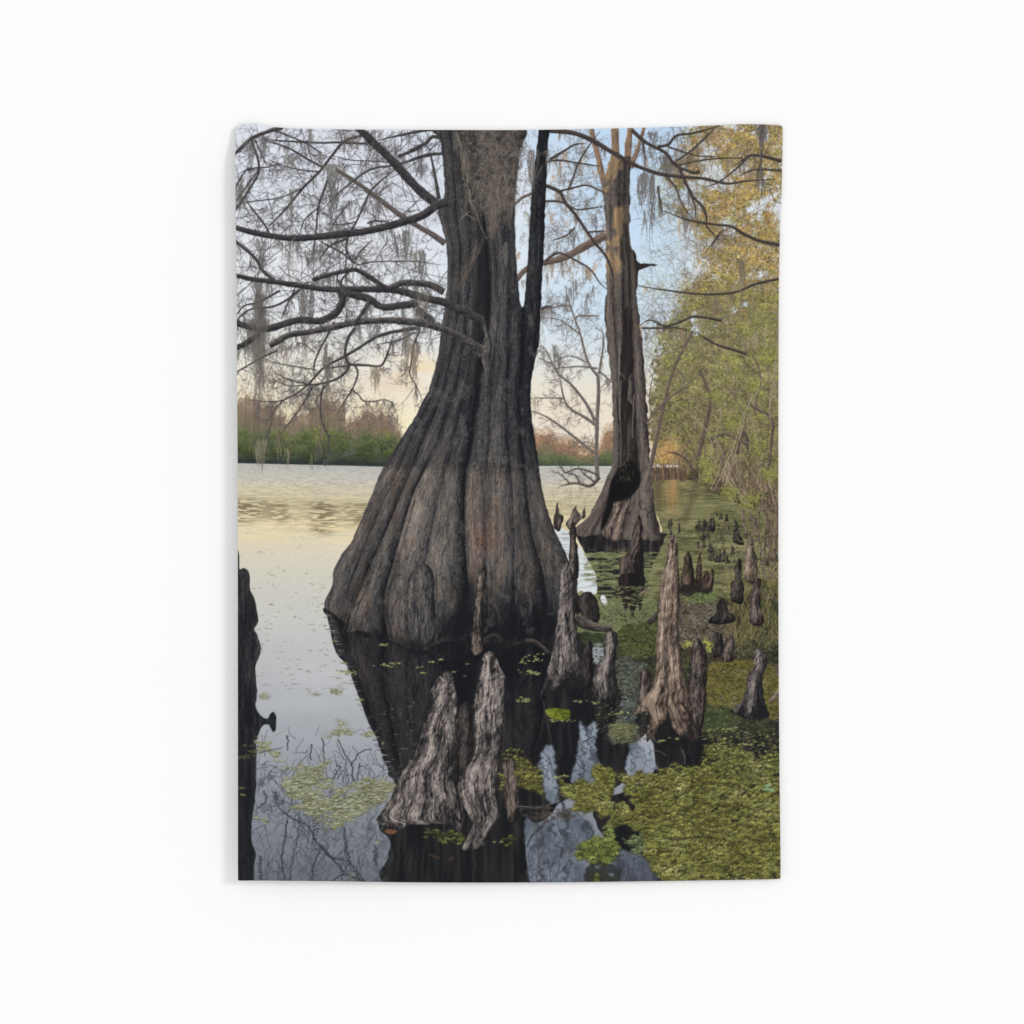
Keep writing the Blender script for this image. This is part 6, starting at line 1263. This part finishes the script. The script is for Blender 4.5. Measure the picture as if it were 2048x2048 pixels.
def pr(*stops):
    return np.array(stops, np.float32)
TOP = pr((474, 250.5), (478, 248.4), (488, 247), (500, 246), (520, 249), (540, 252), (600, 256), (700, 257.5), (900, 258.5), (1050, 258.5), (1200, 256), (1370, 251.5), (1470, 247.3), (1520, 247), (1552, 248.3), (1562, 249.6), (1565.3, 252))
RIGHT = pr((1565.3, 252), (1566.8, 258), (1566.2, 300), (1564, 380), (1561, 460), (1559, 560), (1558, 700), (1557.6, 1000), (1558, 1300), (1559.5, 1520), (1561.3, 1680), (1561.6, 1750), (1560, 1756))
BOT = pr((478.6, 1756.3), (483, 1758.8), (520, 1759), (600, 1760.5), (820, 1764), (1000, 1765), (1200, 1764), (1400, 1761.3), (1500, 1759.5), (1554, 1758.2), (1560, 1756))
LEFT = pr((474, 250.5), (471.8, 254), (471, 260), (471, 300), (472, 400), (474, 600), (475.5, 800), (476.5, 1000), (476.8, 1300), (477, 1600), (477, 1745), (477.4, 1752), (478.6, 1756.3))

def curve(P, n):
    Q = cat(P, 24)
    d = np.hypot(*np.diff(Q, axis=0).T); s = np.concatenate([[0], np.cumsum(d)]); q = np.linspace(0, s[-1], n)
    return np.stack([np.interp(q, s, Q[:, 0]), np.interp(q, s, Q[:, 1])], 1)

def cloth_grid(nu, nv):
    """Coons patch between the four hems -> print coordinates and gap to the wall"""
    T, B, L, R = curve(TOP, nu), curve(BOT, nu), curve(LEFT, nv), curve(RIGHT, nv)
    u = np.linspace(0, 1, nu)[None, :, None]; v = np.linspace(0, 1, nv)[:, None, None]
    P = (1 - v) * T[None] + v * B[None] + (1 - u) * L[:, None] + u * R[:, None] \
        - ((1 - u) * (1 - v) * T[0] + u * (1 - v) * T[-1] + (1 - u) * v * B[0] + u * v * B[-1])
    u = u[..., 0]; v = v[..., 0]
    gap = .0105 * (1 - u) ** 1.3 * sstep(-.01, .06, v) + .0035 + .0045 * np.sin(np.pi * u) * np.sin(np.pi * v) + .003 * v
    gap = gap + .0008 * np.sin(u * 9 + 2 * v) * np.sin(np.pi * v) + .0015 * np.exp(-((u - .02) / .03) ** 2 - ((v - .012) / .02) ** 2)
    return P, gap

def to_world(P, gap):
    k = (CAM_D - .010) / CAM_D
    return np.stack([(P[..., 0] - 1024) * S * k, -gap, (1024 - P[..., 1]) * S * k + CZ], -1)

BASE = Vector((0, 0, CZ - 741 * S))

def mesh_obj(name, verts, faces, mat, parent=None, cols=None, smooth=True, label=None):
    me = bpy.data.meshes.new(name)
    verts = np.asarray(verts, np.float32); faces = np.asarray(faces, np.int32)
    me.vertices.add(len(verts)); me.vertices.foreach_set('co', verts.ravel())
    n = faces.shape[1]
    me.loops.add(faces.size); me.loops.foreach_set('vertex_index', faces.ravel())
    me.polygons.add(len(faces)); me.polygons.foreach_set('loop_start', np.arange(0, faces.size, n, dtype=np.int32))
    me.update(calc_edges=True)
    me.polygons.foreach_set('use_smooth', np.full(len(faces), smooth, bool))
    if cols is not None:
        a = me.color_attributes.new('dye', 'BYTE_COLOR', 'POINT')
        c = np.ones((len(verts), 4), np.float32); c[:, :3] = cols
        a.data.foreach_set('color_srgb', c.ravel())
    me.materials.append(mat)
    o = bpy.data.objects.new(name, me); COL.objects.link(o)
    if parent is not None: o.parent = parent
    if label: o['label'] = label
    return o

# ------------------------------------------------------------------ materials
def new_mat(name):
    m = bpy.data.materials.new(name); m.use_nodes = True
    nt = m.node_tree; nt.nodes.clear()
    out = nt.nodes.new('ShaderNodeOutputMaterial'); b = nt.nodes.new('ShaderNodeBsdfPrincipled')
    nt.links.new(b.outputs[0], out.inputs[0])
    return m, nt, b

def cloth_material():
    m, nt, b = new_mat('printed_polyester')
    at = nt.nodes.new('ShaderNodeAttribute'); at.attribute_name = 'dye'
    tc = nt.nodes.new('ShaderNodeTexCoord')
    w1 = nt.nodes.new('ShaderNodeTexWave'); w1.inputs['Scale'].default_value = 520; w1.bands_direction = 'X'
    w2 = nt.nodes.new('ShaderNodeTexWave'); w2.inputs['Scale'].default_value = 520; w2.bands_direction = 'Z'
    ad = nt.nodes.new('ShaderNodeMath'); ad.operation = 'ADD'
    mr = nt.nodes.new('ShaderNodeMapRange'); mr.inputs['From Max'].default_value = 2; mr.inputs['To Min'].default_value = GAIN * .985; mr.inputs['To Max'].default_value = GAIN * 1.015
    mx = nt.nodes.new('ShaderNodeVectorMath'); mx.operation = 'SCALE'
    for w in (w1, w2): nt.links.new(tc.outputs['Object'], w.inputs['Vector'])
    nt.links.new(w1.outputs['Fac'], ad.inputs[0]); nt.links.new(w2.outputs['Fac'], ad.inputs[1])
    nt.links.new(ad.outputs[0], mr.inputs['Value'])
    nt.links.new(at.outputs['Color'], mx.inputs[0]); nt.links.new(mr.outputs['Result'], mx.inputs['Scale'])
    nt.links.new(mx.outputs['Vector'], b.inputs['Base Color'])
    b.inputs['Roughness'].default_value = .95; b.inputs['Specular IOR Level'].default_value = 0.
    return m

def plain(name, col, rough, spec=.2, scale=40, amt=.03, bump=0.):
    m, nt, b = new_mat(name)
    tc = nt.nodes.new('ShaderNodeTexCoord'); no = nt.nodes.new('ShaderNodeTexNoise'); no.inputs['Scale'].default_value = scale; no.inputs['Detail'].default_value = 4
    mr = nt.nodes.new('ShaderNodeMapRange'); mr.inputs['To Min'].default_value = 1 - amt; mr.inputs['To Max'].default_value = 1 + amt
    mx = nt.nodes.new('ShaderNodeVectorMath'); mx.operation = 'SCALE'; mx.inputs[0].default_value = col
    nt.links.new(tc.outputs['Object'], no.inputs['Vector']); nt.links.new(no.outputs['Fac'], mr.inputs['Value'])
    nt.links.new(mr.outputs['Result'], mx.inputs['Scale']); nt.links.new(mx.outputs['Vector'], b.inputs['Base Color'])
    b.inputs['Roughness'].default_value = rough; b.inputs['Specular IOR Level'].default_value = spec
    if bump:
        bp = nt.nodes.new('ShaderNodeBump'); bp.inputs['Strength'].default_value = bump; bp.inputs['Distance'].default_value = .0005
        nt.links.new(no.outputs['Fac'], bp.inputs['Height']); nt.links.new(bp.outputs[0], b.inputs['Normal'])
    return m
M_CLOTH = cloth_material()
M_WALL = plain('white_wall_paint', (.86, .86, .86), .9, 0., 3., .004)
M_BACK = plain('white_cloth_back', (.80, .80, .79), .95, 0., 300, .03)
M_TAB = plain('white_adhesive_tab', (.82, .82, .82), .6)

# ------------------------------------------------------------------ wall
wv = [(-2.4, 0, .0), (2.4, 0, .0), (2.4, 0, 3.2), (-2.4, 0, 3.2), (-2.4, .12, .0), (2.4, .12, .0), (2.4, .12, 3.2), (-2.4, .12, 3.2)]
wall = mesh_obj('wall', wv, [(0, 1, 2, 3), (5, 4, 7, 6), (4, 0, 3, 7), (1, 5, 6, 2), (3, 2, 6, 7), (4, 5, 1, 0)], M_WALL, smooth=False)
wall['kind'] = 'structure'

# ------------------------------------------------------------------ tapestry
tap = bpy.data.objects.new('wall_tapestry', None); COL.objects.link(tap); tap.location = BASE; tap.empty_display_size = .1
tap['label'] = 'upright fabric tapestry printed with a swamp photo of a swollen cypress, on a white wall'
tap['category'] = 'tapestry'

NU, NV = 876, 1210
P, gap = cloth_grid(NU, NV)
Wd = to_world(P, gap) - np.array(BASE, np.float32)
def sample(P):
    fx = np.clip(P[..., 0] - X0 - .5, 0, W - 1.01); fy = np.clip(P[..., 1] - Y0 - .5, 0, H - 1.01)
    ix = fx.astype(int); iy = fy.astype(int); ax = (fx - ix)[..., None]; ay = (fy - iy)[..., None]
    return (img[iy, ix] * (1 - ax) + img[iy, ix + 1] * ax) * (1 - ay) + (img[iy + 1, ix] * (1 - ax) + img[iy + 1, ix + 1] * ax) * ay
dye = sample(P)
ctr = (P[:-1, :-1] + P[1:, 1:]) / 2
fid = ids[np.clip((ctr[..., 1] - Y0).astype(int), 0, H - 1), np.clip((ctr[..., 0] - X0).astype(int), 0, W - 1)]
vi = np.arange(NU * NV, dtype=np.int32).reshape(NV, NU)
quads = np.stack([vi[1:, :-1], vi[1:, 1:], vi[:-1, 1:], vi[:-1, :-1]], -1)
flatW = Wd.reshape(-1, 3); flatC = dye.reshape(-1, 3)
made = {}
for k, (name, label, par) in PARTS.items():
    q = quads[fid == k]
    if len(q) < 6: continue
    use, inv = np.unique(q.ravel(), return_inverse=True)
    made[k] = mesh_obj(name, flatW[use], inv.reshape(-1, 4), M_CLOTH, made.get(par, tap), flatC[use], True, label)

# hem: folded edge running round the cloth, then the plain back
ring = np.concatenate([vi[0, :-1], vi[:-1, -1], vi[-1, :0:-1], vi[:0:-1, 0]])
fr = flatW[ring]; TH = .0013
cen = fr.mean(0)
bk = fr + np.array([0, TH, 0], np.float32)
n = len(ring); a = np.arange(n); b_ = (a + 1) % n
mesh_obj('hem_edge', np.vstack([fr, bk]), np.stack([a, b_, b_ + n, a + n], -1), M_CLOTH, tap, np.vstack([flatC[ring], flatC[ring]]))
Pb, gb = cloth_grid(44, 60)
Wb = to_world(Pb, gb - TH) - np.array(BASE, np.float32)
vb = np.arange(44 * 60, dtype=np.int32).reshape(60, 44)
mesh_obj('cloth_backing', Wb.reshape(-1, 3), np.stack([vb[1:, :-1], vb[:-1, :-1], vb[:-1, 1:], vb[1:, 1:]], -1).reshape(-1, 4), M_BACK, tap)
# two adhesive tabs hold the upper corners to the wall (behind the cloth)
for (uu, vv) in ((.03, .02), (.97, .02)):
    iy = int(vv * 59); ix = int(uu * 43); p = Wb[iy, ix]; d = -(p[1] + BASE.y) 
    x0, x1, z0, z1 = p[0] - .012, p[0] + .012, p[2] - .016, p[2] + .008
    y0, y1 = -.0024, -.0001
    tv = [(x0, y0, z0), (x1, y0, z0), (x1, y0, z1), (x0, y0, z1), (x0, y1, z0), (x1, y1, z0), (x1, y1, z1), (x0, y1, z1)]
    mesh_obj('hanging_tab', tv, [(0, 1, 2, 3), (5, 4, 7, 6), (4, 0, 3, 7), (1, 5, 6, 2), (3, 2, 6, 7), (4, 5, 1, 0)], M_TAB, tap, smooth=False)

# ------------------------------------------------------------------ light: big soft lamp from the upper right, bright white studio round it
world = bpy.data.worlds.new('World'); scene.world = world; world.use_nodes = True
bg = world.node_tree.nodes['Background']; bg.inputs['Color'].default_value = (1, 1, 1, 1); bg.inputs['Strength'].default_value = 0.945
ld = bpy.data.lights.new('softbox', 'AREA'); ld.shape = 'DISK'; ld.size = 18; ld.energy = 16000; ld.color = (1, .995, .985)
lo = bpy.data.objects.new('softbox', ld); COL.objects.link(lo)
lo.location = (52, -46, CZ + 18)
lo.rotation_euler = (Vector((0, 0, CZ)) - lo.location).to_track_quat('-Z', 'Y').to_euler()

# ------------------------------------------------------------------ camera
cd = bpy.data.cameras.new('camera'); cam = bpy.data.objects.new('camera', cd); COL.objects.link(cam)
cam.location = (0, -CAM_D, CZ); cam.rotation_euler = (math.radians(90), 0, 0)
cd.sensor_width = 36; cd.lens = 36 * CAM_D / (2048 * S); cd.clip_end = 100
scene.camera = cam
scene.render.resolution_x = scene.render.resolution_y = 1024
vs = scene.view_settings
vs.view_transform = 'Standard'; vs.look = 'None'; vs.exposure = 0; vs.gamma = 1; vs.use_curve_mapping = False
